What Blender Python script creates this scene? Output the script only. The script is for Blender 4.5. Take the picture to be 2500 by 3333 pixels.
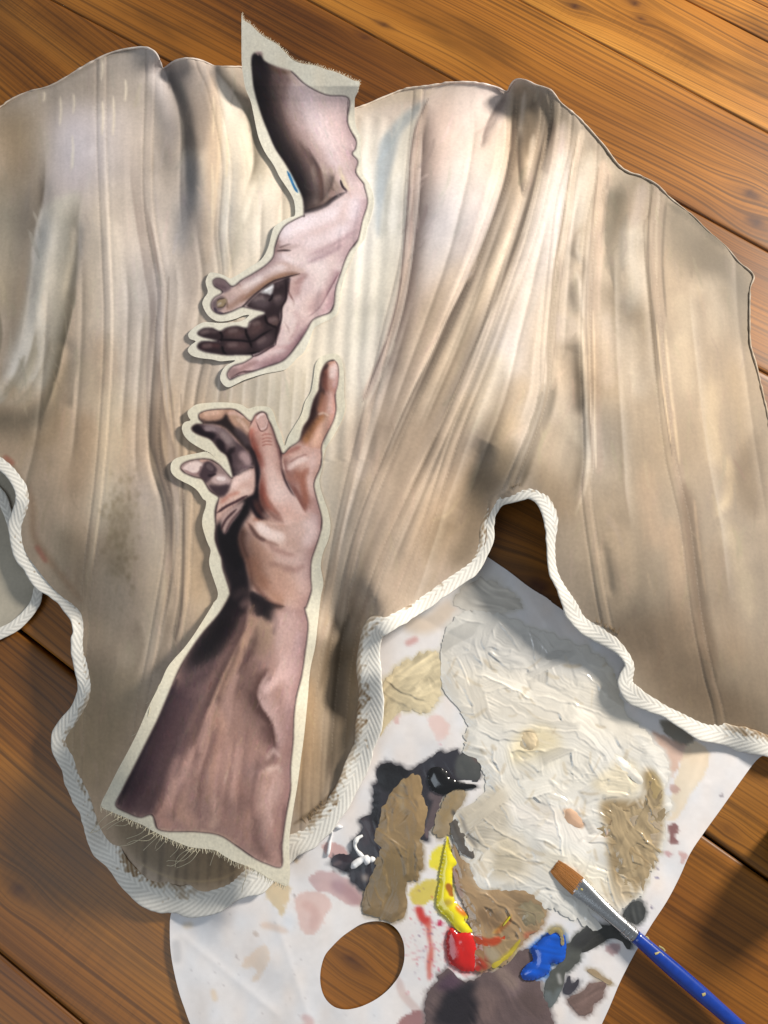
import bpy, bmesh, math, random
import numpy as np
from mathutils import Vector, Matrix

for o in list(bpy.data.objects): bpy.data.objects.remove(o)
SC = bpy.context.scene; COL = SC.collection
R = math.radians

# ---------------------------------------------------------------- camera (phone held over the floor, tilted down)
FPX, CH, PITCH = 2500.0, 0.75, R(74)
cam = bpy.data.cameras.new('camera'); camo = bpy.data.objects.new('camera', cam); COL.objects.link(camo)
cam.sensor_fit = 'VERTICAL'; cam.sensor_height = 36; cam.lens = FPX/3333*36
cam.clip_start = .01; cam.clip_end = 50
camo.location = (0, 0, CH); camo.rotation_euler = (math.pi/2-PITCH, 0, 0)
SC.camera = camo

# ---------------------------------------------------------------- light: a warm lamp to the right, a pale window to the left
w = bpy.data.worlds.new('World'); SC.world = w; w.use_nodes = True
w.node_tree.nodes['Background'].inputs[0].default_value = (.90, .95, 1, 1)
w.node_tree.nodes['Background'].inputs[1].default_value = .22
def area(name, loc, target, size, power, col, sy=None):
    l = bpy.data.lights.new(name, 'AREA'); l.energy = power; l.color = col; l.size = size
    if sy: l.shape = 'RECTANGLE'; l.size_y = sy
    o = bpy.data.objects.new(name, l); COL.objects.link(o); o.location = loc
    o.rotation_euler = (Vector(target)-Vector(loc)).to_track_quat('-Z', 'Y').to_euler()
    return o
area('lamp_light', (1.75, 1.22, 1.08), (.0, .2, 0), .36, 82, (1, .93, .83))
area('window_light', (-.8, -.5, 2.0), (0, .2, 0), 1.2, 9., (.80, .90, 1))
SC.view_settings.view_transform = 'Standard'; SC.view_settings.look = 'None'
SC.view_settings.exposure = .08; SC.view_settings.gamma = 1
SC.render.engine = 'CYCLES'
# ---------------------------------------------------------------- pigment painting (numpy only)
import numpy as np, math

def catmull(P, n=6, closed=False):
    P = np.asarray(P, float)
    if len(P) < 3: 
        t = np.linspace(0, 1, n*2)[:, None]
        return P[0]*(1-t)+P[-1]*t
    if closed: Q = np.vstack([P[-1], P, P[0], P[1]])
    else: Q = np.vstack([2*P[0]-P[1], P, 2*P[-1]-P[-2]])
    t = np.linspace(0, 1, n, endpoint=False)[:, None]
    out = []
    for i in range(1, len(Q)-2):
        a, b, c, d = Q[i-1], Q[i], Q[i+1], Q[i+2]
        out.append(0.5*((2*b)+(-a+c)*t+(2*a-5*b+4*c-d)*t*t+(-a+3*b-3*c+d)*t**3))
    out = np.vstack(out)
    if not closed: out = np.vstack([out, P[-1:]])
    return out

def pts(T, s):
    """parse 'x,y x,y' written in an enlargement with origin (u0,v0) and scale k -> plan units"""
    a = np.array([[float(q) for q in p.split(',')] for p in s.split()])
    return np.c_[a[:, 0]/T[2]+T[0], a[:, 1]/T[2]+T[1]]

def resample(P, step):
    d = np.r_[0, np.cumsum(np.hypot(*np.diff(P, axis=0).T))]
    n = max(2, int(d[-1]/step)+1)
    t = np.linspace(0, d[-1], n)
    return np.c_[[np.interp(t, d, P[:, k]) for k in range(P.shape[1])]].T

def box1(a, r, ax):
    if r < 1: return a
    a = np.moveaxis(a, ax, 0)
    p = np.concatenate([np.repeat(a[:1], r+1, 0), a, np.repeat(a[-1:], r, 0)])
    c = np.cumsum(p, 0, dtype=np.float64)
    o = (c[2*r+1:]-c[:-2*r-1])/(2*r+1)
    return np.moveaxis(o, 0, ax)

def blur(a, s):
    r = int(round(s*0.9))
    if r < 1: return a
    for k in range(3):
        a = box1(box1(a, r, 0), r, 1)
    return a

def inside(P, X, Y):
    """even-odd raster test on a regular grid: X row coords, Y column coords"""
    m = np.zeros((len(Y), len(X)), bool)
    n = len(P)
    dx = X[1]-X[0]; dy = Y[1]-Y[0]
    acc = np.zeros((len(Y), len(X)+1), np.int32)
    for i in range(n):
        x0, y0 = P[i]; x1, y1 = P[(i+1) % n]
        if y0 == y1: continue
        lo, hi = min(y0, y1), max(y0, y1)
        j0 = max(0, int(np.ceil((lo-Y[0])/dy))); j1 = min(len(Y), int(np.ceil((hi-Y[0])/dy)))
        if j1 <= j0: continue
        yy = Y[j0:j1]
        xc = x0+(yy-y0)*(x1-x0)/(y1-y0)
        k = np.clip(np.ceil((xc-X[0])/dx).astype(int), 0, len(X))
        np.add.at(acc, (np.arange(j0, j1), k), 1)
    return (np.cumsum(acc, 1)[:, :-1] % 2) == 1

def vnoise(shape, cell, rng):
    """smooth value noise in about -1..1; cell = (rows, cols) per lattice cell"""
    h, w = shape
    gh, gw = int(h/cell[0])+4, int(w/cell[1])+4
    g = rng.standard_normal((gh, gw))
    y = np.arange(h)/cell[0]+1; x = np.arange(w)/cell[1]+1
    yi = y.astype(int); xi = x.astype(int)
    ty = y-yi; tx = x-xi
    ty = ty*ty*(3-2*ty); tx = tx*tx*(3-2*tx)
    a = g[yi][:, xi]; b = g[yi][:, xi+1]; c = g[yi+1][:, xi]; d = g[yi+1][:, xi+1]
    return (a*(1-tx)+b*tx)*(1-ty)[:, None]+(c*(1-tx)+d*tx)*ty[:, None]

class Canvas:
    def __init__(s, u0, v0, u1, v1, q, base):
        s.u0, s.v0, s.q = u0, v0, q
        s.X = np.arange(u0, u1, 1/q); s.Y = np.arange(v0, v1, 1/q)
        s.a = np.empty((len(s.Y), len(s.X), 3), np.float32); s.a[:] = base; s.base = base
        s.T = (0, 0, 1); s.sf = 1.
    def box(s, P, pad):
        x0 = max(0, int((P[:, 0].min()-pad-s.u0)*s.q)); x1 = min(len(s.X), int((P[:, 0].max()+pad-s.u0)*s.q)+2)
        y0 = max(0, int((P[:, 1].min()-pad-s.v0)*s.q)); y1 = min(len(s.Y), int((P[:, 1].max()+pad-s.v0)*s.q)+2)
        return x0, x1, y0, y1
    def blend(s, b, m, col, op):
        x0, x1, y0, y1 = b
        m = (m*op)[..., None].astype(np.float32)
        s.a[y0:y1, x0:x1] = s.a[y0:y1, x0:x1]*(1-m)+np.asarray(col, np.float32)*m
    def mask(s, P, soft, sm=True):
        if sm: P = catmull(P, 5, True)
        b = s.box(P, soft*3+2)
        if b[1]-b[0] < 3 or b[3]-b[2] < 3: return None, None
        m = inside(P, s.X[b[0]:b[1]], s.Y[b[2]:b[3]]).astype(np.float32)
        return b, blur(m, soft*s.q)
    def f(s, P, col, soft=5, op=1., sm=True, rough=0, seed=0):
        if isinstance(P, str): P = pts(s.T, P)
        soft = soft*(s.sf if soft < 7 else max(1., s.sf)); b, m = s.mask(P, soft, sm)
        if b is None: return
        if rough:
            rng = np.random.default_rng(seed)
            n = vnoise(m.shape, (rough*s.q, rough*s.q), rng)*0.6+vnoise(m.shape, (rough*s.q*.4, rough*s.q*.4), rng)*0.4
            m = np.clip((m-0.5+n*0.28)*3+0.5, 0, 1)*(m > .02)
        s.blend(b, m, col, op)
    def s_(s, P, w): pass
    def k(s, P, col, w=10, soft=4, op=1., taper=True, w2=None):
        """a brush stroke along a curve; w = width in plan units"""
        if isinstance(P, str): P = pts(s.T, P)
        P = catmull(P, 5); soft = soft*(s.sf if soft < 7 else max(1., s.sf))
        n = len(P); t = np.linspace(0, 1, n)
        W = np.full(n, w/2.) if w2 is None else np.linspace(w/2., w2/2., n)
        if taper: W = W*np.clip(np.minimum(t, 1-t)*6+0.25, 0, 1)
        b = s.box(P, w/2+soft*2+2)
        if b[1]-b[0] < 2 or b[3]-b[2] < 2: return
        gx, gy = np.meshgrid(s.X[b[0]:b[1]], s.Y[b[2]:b[3]])
        best = np.full(gx.shape, 1e9)
        for i in range(n-1):
            d = P[i+1]-P[i]; L = d@d+1e-9
            tt = np.clip(((gx-P[i, 0])*d[0]+(gy-P[i, 1])*d[1])/L, 0, 1)
            dist = np.hypot(gx-P[i, 0]-tt*d[0], gy-P[i, 1]-tt*d[1])-(W[i]*(1-tt)+W[i+1]*tt)
            best = np.minimum(best, dist)
        m = np.clip(0.5-best/(2*soft+1e-6), 0, 1); m = m*m*(3-2*m)
        s.blend(b, m, col, op)
    def e(s, P, col, w=60, side=1, op=.9, crisp=3., w2=None, pw=1.6):
        """fold edge: crisp along the curve, fading over w on one side (side=+1: to the right when drawn downwards)"""
        if isinstance(P, str): P = pts(s.T, P)
        P = catmull(P, 6); n = len(P); W = np.full(n, float(w)) if w2 is None else np.linspace(w, w2, n)
        b = s.box(P, max(w, w2 or 0)+crisp*2)
        if b[1]-b[0] < 2 or b[3]-b[2] < 2: return
        gx, gy = np.meshgrid(s.X[b[0]:b[1]], s.Y[b[2]:b[3]])
        best = np.full(gx.shape, 1e9); sd = np.zeros(gx.shape); ww = np.ones(gx.shape); tp = np.zeros(gx.shape)
        for i in range(n-1):
            d = P[i+1]-P[i]; L = d@d+1e-9
            tt = np.clip(((gx-P[i, 0])*d[0]+(gy-P[i, 1])*d[1])/L, 0, 1)
            ex = gx-P[i, 0]-tt*d[0]; ey = gy-P[i, 1]-tt*d[1]; D = np.hypot(ex, ey); c = D < best
            best[c] = D[c]; sd[c] = np.sign(ex*d[1]-ey*d[0])[c]; ww[c] = (W[i]*(1-tt)+W[i+1]*tt)[c]; tp[c] = ((i+tt)/(n-1))[c]
        x = best*sd*side
        m = np.clip(x/(2*crisp)+.5, 0, 1)*np.clip(1-x/ww, 0, 1)**pw*np.clip(np.minimum(tp, 1-tp)*7, 0, 1)
        s.blend(b, m, col, op)
    def grain(s, amp, cells, seed, hue=0.3):
        rng = np.random.default_rng(seed)
        n = sum(vnoise(s.a.shape[:2], (c[0]*s.q, c[1]*s.q), rng) for c in cells)/len(cells)
        c2 = vnoise(s.a.shape[:2], (60*s.q, 40*s.q), rng)
        s.a *= (1+amp*n[..., None]+np.stack([c2*hue*.06, c2*0, -c2*hue*.06], -1)).astype(np.float32)
    def dabs(s, P, n, dirf, ln, w, amp, seed, op=.5, fine=lambda u, v: 1.):
        """loose brush marks that pick up the colour already there"""
        rg = np.random.default_rng(seed); Q = catmull(P, 4, True); lo = Q.min(0); hi = Q.max(0)
        xs = np.arange(lo[0], hi[0]+2, 2.); ys = np.arange(lo[1], hi[1]+2, 2.); M = inside(Q, xs, ys); jj, ii = np.nonzero(M)
        for t in rg.integers(0, len(ii), n):
            u, v = xs[ii[t]], ys[jj[t]]; a = dirf(u, v)+rg.normal(0, .22); l = ln*rg.uniform(.4, 1.3)*fine(u, v)
            c = s.get(np.array([u]), np.array([v]))[0]*(1+rg.normal(0, amp))+rg.normal(0, 3, 3)
            d = np.array([math.cos(a), math.sin(a)])*l/2; nn = np.array([-d[1], d[0]])*rg.normal(0, .15)
            p = np.array([u, v]); s.k(np.array([p-d, p+nn, p+d]), c, w*rg.uniform(.5, 1.4), 2.2, op*rg.uniform(.5, 1.2)*fine(u, v))
    def clip(s, P, soft=2.2):
        """paint stays inside outline P; outside is the bare cloth"""
        b, m = s.mask(P, soft)
        M = np.zeros(s.a.shape[:2], np.float32); M[b[2]:b[3], b[0]:b[1]] = m
        M = M[..., None]; s.a = s.a*M+np.asarray(s.base, np.float32)*(1-M)
    def get(s, u, v):
        x = np.clip((u-s.u0)*s.q, 0, len(s.X)-1.001); y = np.clip((v-s.v0)*s.q, 0, len(s.Y)-1.001)
        xi = x.astype(int); yi = y.astype(int); tx = (x-xi)[:, None]; ty = (y-yi)[:, None]
        a = s.a
        c = (a[yi, xi]*(1-tx)+a[yi, xi+1]*tx)*(1-ty)+(a[yi+1, xi]*(1-tx)+a[yi+1, xi+1]*tx)*ty
        return np.clip(c, 0, 255)

def lin(c):
    c = np.asarray(c, float)/255.
    return np.where(c <= .04045, c/12.92, ((c+.055)/1.055)**2.4)

TU1 = (700, 0, 2.765); TU2 = (550, 600, 2.37); TL1 = (500, 1100, 2.37); TL2 = (250, 1900, 1.8433)

# outlines of the two cut canvas pieces and of the painted hands on them
UP_PATCH = np.vstack([pts(TU1, "240,130 238,300 240,560 255,690 275,800 320,910 345,1020 375,1170 400,1260 450,1370 530,1490 580,1590 640,1680 690,1760 715,1830"),
  pts(TU2, "972,237 930,255 860,290 812,330 790,390 770,470 740,540 700,590 620,640 560,680 500,715 470,725 420,700 370,685 320,680 295,710 283,760 300,830 270,880 258,920 275,970 310,1020 370,1055 440,1055 520,1035 575,1012 620,1010 560,1055 470,1066 390,1070 330,1065 265,1065 200,1100 150,1150 160,1190 206,1210 170,1240 145,1280 175,1320 240,1340 330,1350 400,1365 480,1358 512,1362 440,1400 405,1450 395,1500 420,1545 460,1565 520,1540 580,1510 670,1480 740,1460 850,1440 905,1425 955,1380 990,1340 1045,1290 1085,1200 1115,1120 1155,1085 1230,1048 1285,1012 1310,960 1322,850 1345,740 1375,650 1415,560 1465,480 1508,420 1530,330 1558,250 1580,150 1575,80 1548,0"),
  pts(TU1, "1365,1620 1322,1545 1318,1420 1312,1380 1312,1300 1312,1230 1280,1170 1260,1080 1256,960 1260,880 1283,830 1300,740 1250,725 1180,690 1090,650 1000,625 900,590 800,575 710,545 640,480 560,400 470,350 390,290 320,220 260,180")])
UP_HAND = np.vstack([pts(TU1, "330,500 335,700 360,850 420,1050 480,1200 540,1340 640,1490 740,1680 790,1800 797,1936"),
  pts(TU2, "1035,240 960,275 890,320 845,390 815,480 800,560 740,625 640,690 560,735 490,785 430,735 370,720 335,745 350,790 410,830 350,870 320,920 335,975 400,1005 480,985 560,950 620,960 740,990 690,1015 620,1060 600,1105 520,1090 440,1105 390,1130 330,1105 260,1110 215,1150 260,1180 380,1210 250,1210 215,1255 260,1290 370,1310 450,1320 640,1320 580,1370 490,1400 445,1460 470,1510 540,1480 640,1450 760,1410 870,1370 930,1320 1000,1230 1060,1140 1110,1050 1180,1015 1245,990 1275,930 1290,800 1330,680 1360,590 1400,510 1460,430 1495,280 1535,140 1510,20"),
  pts(TU1, "1340,1650 1270,1550 1290,1450 1238,1385 1268,1340 1272,1260 1222,1170 1195,1080 1205,880 1000,850 820,760 690,640 560,600 440,540 420,460")])
LO_PATCH = np.vstack([pts(TL1, "1400,120 1300,140 1250,200 1235,300 1215,410 1170,490 1140,590 1080,690 1040,760 1012,830 985,740 950,660 930,590 900,540 840,525 780,530 730,545 690,520 640,505 560,497 450,498 340,510 290,540 262,570 270,610 285,635 240,650 218,690 235,750 280,800 350,845 400,870 440,890 500,950 450,905 400,878 330,890 250,905 170,930 135,970 135,1030 170,1075 230,1110 290,1140 340,1180 380,1240 405,1260 400,1310 380,1370 375,1440 395,1520 420,1590 440,1640 428,1720 440,1790 470,1880 495,1960 490,2010"),
  pts(TL2, "825,110 770,200 700,310 640,390 585,450 540,510 500,600 430,740 370,880 310,1000 250,1110 190,1230 145,1330 200,1365 260,1390 330,1420 400,1450 450,1480 520,1515 600,1550 680,1580 760,1590 830,1600 880,1630 940,1665 1010,1690 1080,1725 1150,1770 1220,1800 1265,1810 1280,1740 1275,1600 1278,1500 1300,1350 1325,1200 1345,1050 1365,900 1385,700 1400,520 1430,380 1445,250"),
  pts(TL1, "1290,2000 1310,1890 1290,1760 1310,1650 1350,1550 1365,1450 1350,1350 1320,1260 1290,1170 1280,1090 1300,1010 1310,930 1330,850 1380,770 1420,700 1460,620 1480,530 1470,440 1470,330 1465,230 1445,160")])
LO_HAND = np.vstack([pts(TL1, "1390,168 1330,190 1290,260 1275,350 1270,400 1235,470 1210,560 1195,620 1150,690 1120,790 1050,840 1000,890 980,850 950,780 920,690 885,620 870,580 830,565 780,590 750,640 690,590 630,550 560,545 460,550 380,565 345,590 350,630 380,660 330,660 290,690 300,720 350,750 430,780 470,820 510,870 560,910 580,960 600,1030 605,1080 540,1010 500,970 440,935 360,930 270,945 215,975 205,1010 240,1045 310,1075 370,1090 400,1130 430,1180 480,1215 500,1235 480,1290 470,1350 475,1450 470,1550 500,1650 520,1700 530,1780 560,1870 585,1960 570,2010"),
  pts(TL2, "850,180 740,310 640,460 590,560 540,680 480,820 400,980 330,1120 270,1240 230,1330 300,1375 380,1405 450,1390 480,1470 560,1490 700,1490 850,1510 950,1570 1050,1640 1130,1680 1230,1700 1235,1560 1260,1380 1285,1240 1285,1100 1300,950 1305,800 1320,680 1350,560 1370,430 1390,250 1370,150"),
  pts(TL1, "1180,2080 1220,1950 1215,1850 1220,1720 1260,1600 1295,1480 1300,1390 1270,1270 1240,1150 1250,1090 1290,1000 1300,930 1300,830 1340,740 1390,640 1410,550 1405,440 1425,340 1425,220")])

def paint_upper():
    C = Canvas(560, 20, 1290, 1300, .9, (224, 219, 204)); C.sf = .62
    f, k = C.f, C.k
    C.T = TU1
    C.f(UP_HAND, (199, 181, 182), 3, 1)
    # forearm: dark left band, brown half tone, pale lilac light
    f("430,480 560,600 700,680 1000,860 1195,890 1195,1090 1260,1250 1240,1380 1280,1480 1280,1600 1160,1700 1000,1936 800,1936 600,1400 450,1000", (198, 179, 179), 9)
    f("360,470 640,610 690,760 640,900 690,1080 800,1250 880,1420 980,1560 1100,1660 1180,1720 1050,1800 880,1900 800,1936 640,1490 480,1150 380,830 340,600", (146, 125, 121), 12)
    f("345,490 560,590 620,700 570,830 600,980 640,1120 740,1300 820,1440 900,1560 930,1750 900,1900 800,1936 640,1490 480,1150 380,830 345,600", (112, 96, 94), 11)
    f("332,500 470,540 500,660 480,800 510,960 560,1120 640,1260 720,1400 780,1520 820,1700 830,1936 790,1936 740,1690 640,1490 530,1320 470,1180 415,1040 355,850 335,700", (50, 46, 50), 8)
    f("332,500 430,530 440,700 430,850 480,1050 540,1200 620,1350 700,1480 760,1600 790,1750 780,1800 640,1490 480,1200 415,1040 355,850 335,700", (37, 35, 40), 5)
    k("560,620 640,700 620,860 680,1050 780,1230", (150, 128, 126), 16, 14, .6)
    k("500,600 560,640 640,650 690,640", (105, 84, 70), 12, 8, .7)
    k("640,610 700,700 760,770", (190, 170, 160), 12, 9, .6)
    k("700,760 690,900 730,1050 830,1180", (206, 187, 189), 26, 18, .7)
    k("860,830 830,1000 900,1160 1010,1330 1100,1500", (205, 189, 193), 60, 26, .7)
    k("1080,880 1050,1050 1120,1250 1180,1430", (207, 186, 187), 45, 20, .7)
    k("790,1180 860,1330 960,1450 1080,1560", (168, 148, 146), 22, 14, .7)
    k("760,1290 850,1420 910,1560 940,1750", (92, 78, 76), 22, 12, .75)
    k("850,1370 930,1520 960,1660 970,1790", (62, 52, 54), 9, 7, .8)
    k("880,1500 890,1650 900,1760 905,1860", (160, 145, 138), 18, 10, .75)
    k("830,1560 850,1700 870,1850", (118, 106, 104), 18, 10, .6)
    k("970,1480 1000,1620 1005,1740 990,1830", (186, 170, 160), 16, 9, .75)
    k("1030,1520 1075,1640 1100,1720", (160, 143, 134), 16, 9, .7)
    k("940,1520 955,1650 955,1800", (112, 86, 78), 11, 7, .7)
    k("1120,1500 1140,1580 1180,1660 1215,1720", (198, 182, 168), 16, 8, .7)
    k("800,1910 900,1885 990,1850 1070,1790 1180,1730", (36, 32, 38), 14, 6, .95)
    k("1130,1620 1150,1680 1195,1725", (50, 42, 48), 8, 4, .9)
    k("860,1880 960,1840 1040,1780", (74, 62, 58), 18, 10, .5)
    k("650,1545 690,1600 720,1680 760,1740", (34, 96, 148), 13, 4, .95)
    k("672,1590 705,1650 740,1715", (40, 110, 165), 9, 4, .9)
    # right contour line
    k("1198,880 1195,980 1190,1080 1225,1180 1272,1250 1272,1320 1240,1382 1288,1440 1285,1500 1262,1550", (74, 62, 66), 4.5, 2.5, .85)
    k("1262,1545 1300,1600 1350,1670 1385,1770 1375,1850 1340,1936", (62, 50, 58), 5, 2.5, .9)
    k("1238,1385 1270,1410 1285,1450", (130, 112, 116), 8, 5, .5)
    f("1190,1560 1280,1570 1340,1680 1370,1790 1330,1936 1100,1936 1190,1760 1230,1700", (206, 188, 190), 8)
    k("1140,1570 1170,1660 1215,1720", (214, 200, 178), 10, 6, .7)
    # hand
    C.T = TU2
    f("1030,245 1220,200 1300,110 1400,40 1510,40 1530,140 1490,290 1455,430 1390,520 1330,650 1290,760 1270,930 1110,1030 1000,1220 900,1330 700,1400 500,1490 460,1480 600,1370 820,1250 870,1080 870,950 920,860 910,700 760,690 560,830 470,890 480,780 740,630 830,540 860,390 930,290", (203, 184, 185), 7)
    # upper edge of the hand, thumb mound
    k("860,420 960,330 1100,260 1250,200 1350,120", (217, 205, 210), 34, 16, .8)
    k("900,340 1000,300 1120,250", (214, 202, 208), 26, 14, .7)
    k("1450,80 1460,200 1400,320 1250,430", (216, 201, 206), 32, 18, .65)
    k("1060,560 1200,500 1330,430 1420,370", (170, 146, 152), 16, 12, .75)
    k("1000,640 1120,560 1230,520", (180, 157, 160), 14, 12, .6)
    k("850,420 830,520 880,500 950,480 1000,470", (150, 128, 124), 12, 9, .7)
    k("830,515 880,510 940,510", (60, 50, 52), 6, 4, .85)
    k("850,490 900,470 940,460", (96, 80, 78), 6, 4, .7)
    k("1035,240 960,275 890,320 845,390 815,480 800,560 740,625", (58, 46, 54), 5, 3.5, .85)
    k("740,628 640,690 560,735 490,785", (48, 38, 46), 6, 3, .9)
    k("830,540 900,560 960,600", (220, 208, 212), 18, 10, .6)
    # palm
    k("1130,700 1180,800 1120,900 1000,1000", (216, 196, 192), 46, 22, .6)
    k("1250,560 1240,680 1200,800", (213, 196, 195), 40, 22, .5)
    f("920,760 960,720 1010,720 1000,800 980,870 940,880 915,830", (176, 146, 142), 9, .7)
    k("930,760 925,830 960,900 960,940", (120, 92, 92), 6, 5, .7)
    k("980,760 1060,700 1000,690", (150, 122, 118), 12, 9, .6)
    k("910,880 880,950 870,1050 900,1100 925,1130", (222, 205, 198), 16, 8, .6)
    k("880,1080 850,1130 830,1200 820,1245", (214, 190, 188), 18, 8, .7)
    k("890,1060 920,1110 930,1150", (150, 124, 126), 7, 5, .6)
    f("1325,690 1300,790 1285,930 1190,1000 1100,1040 1180,950 1260,800", (184, 152, 158), 8, .85)
    k("1300,700 1230,830 1160,950 1080,1020", (98, 74, 84), 5, 3.5, .85)
    k("1330,660 1300,800 1285,920 1245,985 1110,1050", (116, 88, 98), 5, 3, .85)
    k("1110,1040 1050,1130 1000,1220 930,1320 880,1360", (92, 66, 78), 8, 4, .85)
    k("1060,1090 1000,1180 940,1260", (150, 120, 126), 14, 10, .5)
    k("1535,140 1490,290 1460,430 1390,520 1340,640", (110, 86, 96), 5, 3, .8)
    k("1510,20 1540,90 1535,150", (70, 56, 66), 6, 3, .85)
    # thumb
    f("1000,640 1060,660 990,700 900,710 820,740 700,820 620,890 540,950 460,990 390,1005 335,975 325,920 400,860 480,790 620,705 760,630 880,600", (188, 165, 160), 6)
    k("560,770 680,710 800,650 900,640", (219, 205, 206), 24, 10, .8)
    k("500,830 580,790 650,760", (206, 184, 178), 22, 10, .7)
    k("560,900 660,830 780,750 900,700 1000,690", (128, 100, 88), 15, 8, .85)
    k("610,860 700,790 800,730 900,690", (160, 128, 108), 12, 8, .6)
    k("340,980 400,1005 470,990 560,950 630,880 700,820 800,750 930,710 1010,690", (54, 44, 48), 6, 3, .85)
    k("450,960 520,910 590,850", (150, 122, 110), 18, 9, .7)
    k("430,880 450,920 450,950", (120, 98, 86), 7, 5, .6)
    f("330,910 400,860 440,890 440,930 400,970 360,980 330,950", (104, 92, 98), 6, .9)
    f("375,895 430,878 445,905 420,945 375,945", (152, 136, 112), 4, .95)
    k("372,900 390,885 430,878", (70, 58, 60), 4, 3, .8)
    k("375,950 420,945 440,915", (84, 72, 66), 4, 3, .8)
    k("380,930 400,915", (176, 166, 158), 7, 4, .8)
    k("350,955 370,985 420,998", (66, 58, 72), 9, 5, .8)
    k("490,790 540,770 560,790 580,770", (150, 126, 122), 6, 4, .6)
    # fingers in shade
    f("340,735 375,718 440,735 488,785 440,835 395,828 350,795", (122, 106, 110), 4)
    k("350,775 400,790 440,800", (96, 82, 88), 12, 7, .7)
    f("700,835 780,770 850,745 930,715 925,800 910,880 880,940 860,1000 860,1110 830,1200 800,1250 700,1300 560,1320 420,1318 300,1300 220,1262 250,1212 400,1212 260,1185 218,1150 262,1112 340,1108 400,1130 450,1105 530,1092 610,1105 640,1050 740,990 640,960 600,930", (58, 48, 52), 3.5)
    f("705,835 770,790 810,770 790,850 760,845", (196, 194, 196), 4, .95)
    k("735,825 780,800 800,790", (222, 222, 226), 7, 4, .8)
    f("620,900 680,850 760,860 780,900 760,950 680,950", (98, 86, 90), 7, .85)
    k("650,900 700,880 740,890", (122, 110, 112), 10, 7, .6)
    f("800,880 850,850 885,870 870,920 820,930", (96, 84, 86), 7, .8)
    k("830,790 850,760 880,760", (84, 72, 76), 14, 8, .7)
    f("620,1090 680,1050 730,1080 720,1130 650,1170 610,1150", (96, 78, 78), 7, .8)
    f("760,1040 820,1015 850,1050 830,1090 780,1090", (104, 84, 84), 6, .8)
    f("440,1120 520,1108 590,1140 560,1185 470,1180 420,1150", (92, 74, 74), 7, .85)
    k("240,1150 300,1130 370,1140", (98, 84, 86), 14, 8, .7)
    f("430,1225 520,1210 610,1225 600,1270 500,1280 440,1260", (90, 72, 74), 7, .85)
    f("660,1210 740,1160 800,1160 780,1230 700,1270", (90, 76, 80), 8, .8)
    k("255,1255 320,1240 390,1250", (84, 62, 64), 16, 8, .75)
    k("390,1130 410,1170 400,1210", (28, 22, 28), 7, 5, .8)
    k("590,1110 600,1160 620,1200 640,1260", (26, 20, 26), 8, 5, .8)
    k("740,1010 760,1070 840,1110", (26, 20, 26), 8, 5, .7)
    k("380,1200 460,1200 560,1205 640,1210 720,1160 790,1120", (30, 24, 30), 7, 5, .8)
    k("410,1250 420,1290 440,1310", (26, 22, 28), 8, 5, .8)
    k("260,1300 400,1318 560,1320 700,1290", (28, 22, 28), 9, 4, .8)
    k("900,740 905,830 900,890 870,950 865,1050 830,1130 825,1240", (44, 34, 40), 7, 4, .8)
    k("770,900 790,880 800,850", (30, 24, 30), 7, 4, .8)
    # little finger, light
    f("820,1250 900,1240 980,1200 930,1310 880,1355 760,1395 640,1440 520,1490 460,1500 450,1460 490,1405 580,1375 680,1320 760,1270", (196, 168, 168), 5)
    k("680,1350 780,1300 900,1280", (216, 196, 196), 18, 9, .8)
    k("480,1490 560,1450 660,1440 760,1405 870,1368 930,1315", (78, 60, 66), 7, 4, .85)
    k("520,1450 600,1400 680,1370", (150, 122, 122), 14, 8, .7)
    k("450,1460 480,1410 570,1375 650,1330", (128, 104, 104), 8, 5, .6)
    f("448,1465 480,1420 530,1420 520,1460 480,1500", (128, 106, 106), 6, .7)
    k("820,1240 780,1262 700,1310 640,1330", (64, 48, 54), 6, 4, .8)
    # second pass: turning edges, then loose brush marks
    C.T = TU1; e = C.e
    e("345,490 340,700 362,850 425,1050 485,1200 545,1340 645,1490 745,1680 795,1800 800,1930", (104, 88, 86), 150, 1, .8, 3, 120, 1.1)
    e("340,490 336,700 360,850 422,1050 482,1200 542,1340 642,1490 742,1680 792,1800 797,1930", (34, 32, 36), 82, 1, .95, 3, 60, .8)
    e("1195,890 1190,1080 1222,1180 1268,1262 1266,1335 1236,1385 1284,1450 1266,1550 1340,1660", (158, 134, 140), 40, -1, .65, 2)
    k("700,900 760,1100 880,1280 1000,1420", (172, 152, 150), 40, 24, .6); k("900,1000 960,1180 1060,1340", (214, 198, 200), 50, 26, .6)
    e("1080,1560 1060,1660 1010,1760 930,1840", (54, 46, 46), 50, -1, .6, 5)
    C.T = TU2
    e("1540,90 1535,150 1495,285 1462,430 1395,520 1342,640", (164, 138, 146), 60, -1, .7, 2)
    e("1330,660 1300,720 1230,830 1160,950 1085,1022", (140, 108, 116), 46, -1, .7, 2.5)
    e("1110,1045 1052,1132 1002,1222 932,1322 872,1366 760,1408 640,1448", (120, 92, 100), 46, -1, .8, 2)
    e("840,400 815,490 802,560 742,627 640,692 492,786", (132, 108, 110), 40, 1, .7, 2)
    k("960,560 1080,600 1200,640", (220, 206, 206), 50, 26, .6); k("1180,860 1100,1000 1000,1120", (206, 182, 180), 40, 22, .6); k("900,420 980,440 1080,400", (206, 190, 194), 40, 22, .6)
    k("1010,1010 960,1120 900,1210", (218, 200, 196), 30, 16, .6); k("1240,720 1180,860 1100,960", (180, 152, 152), 26, 16, .6); k("930,960 990,1010 1040,1080", (186, 160, 160), 16, 10, .6)
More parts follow.
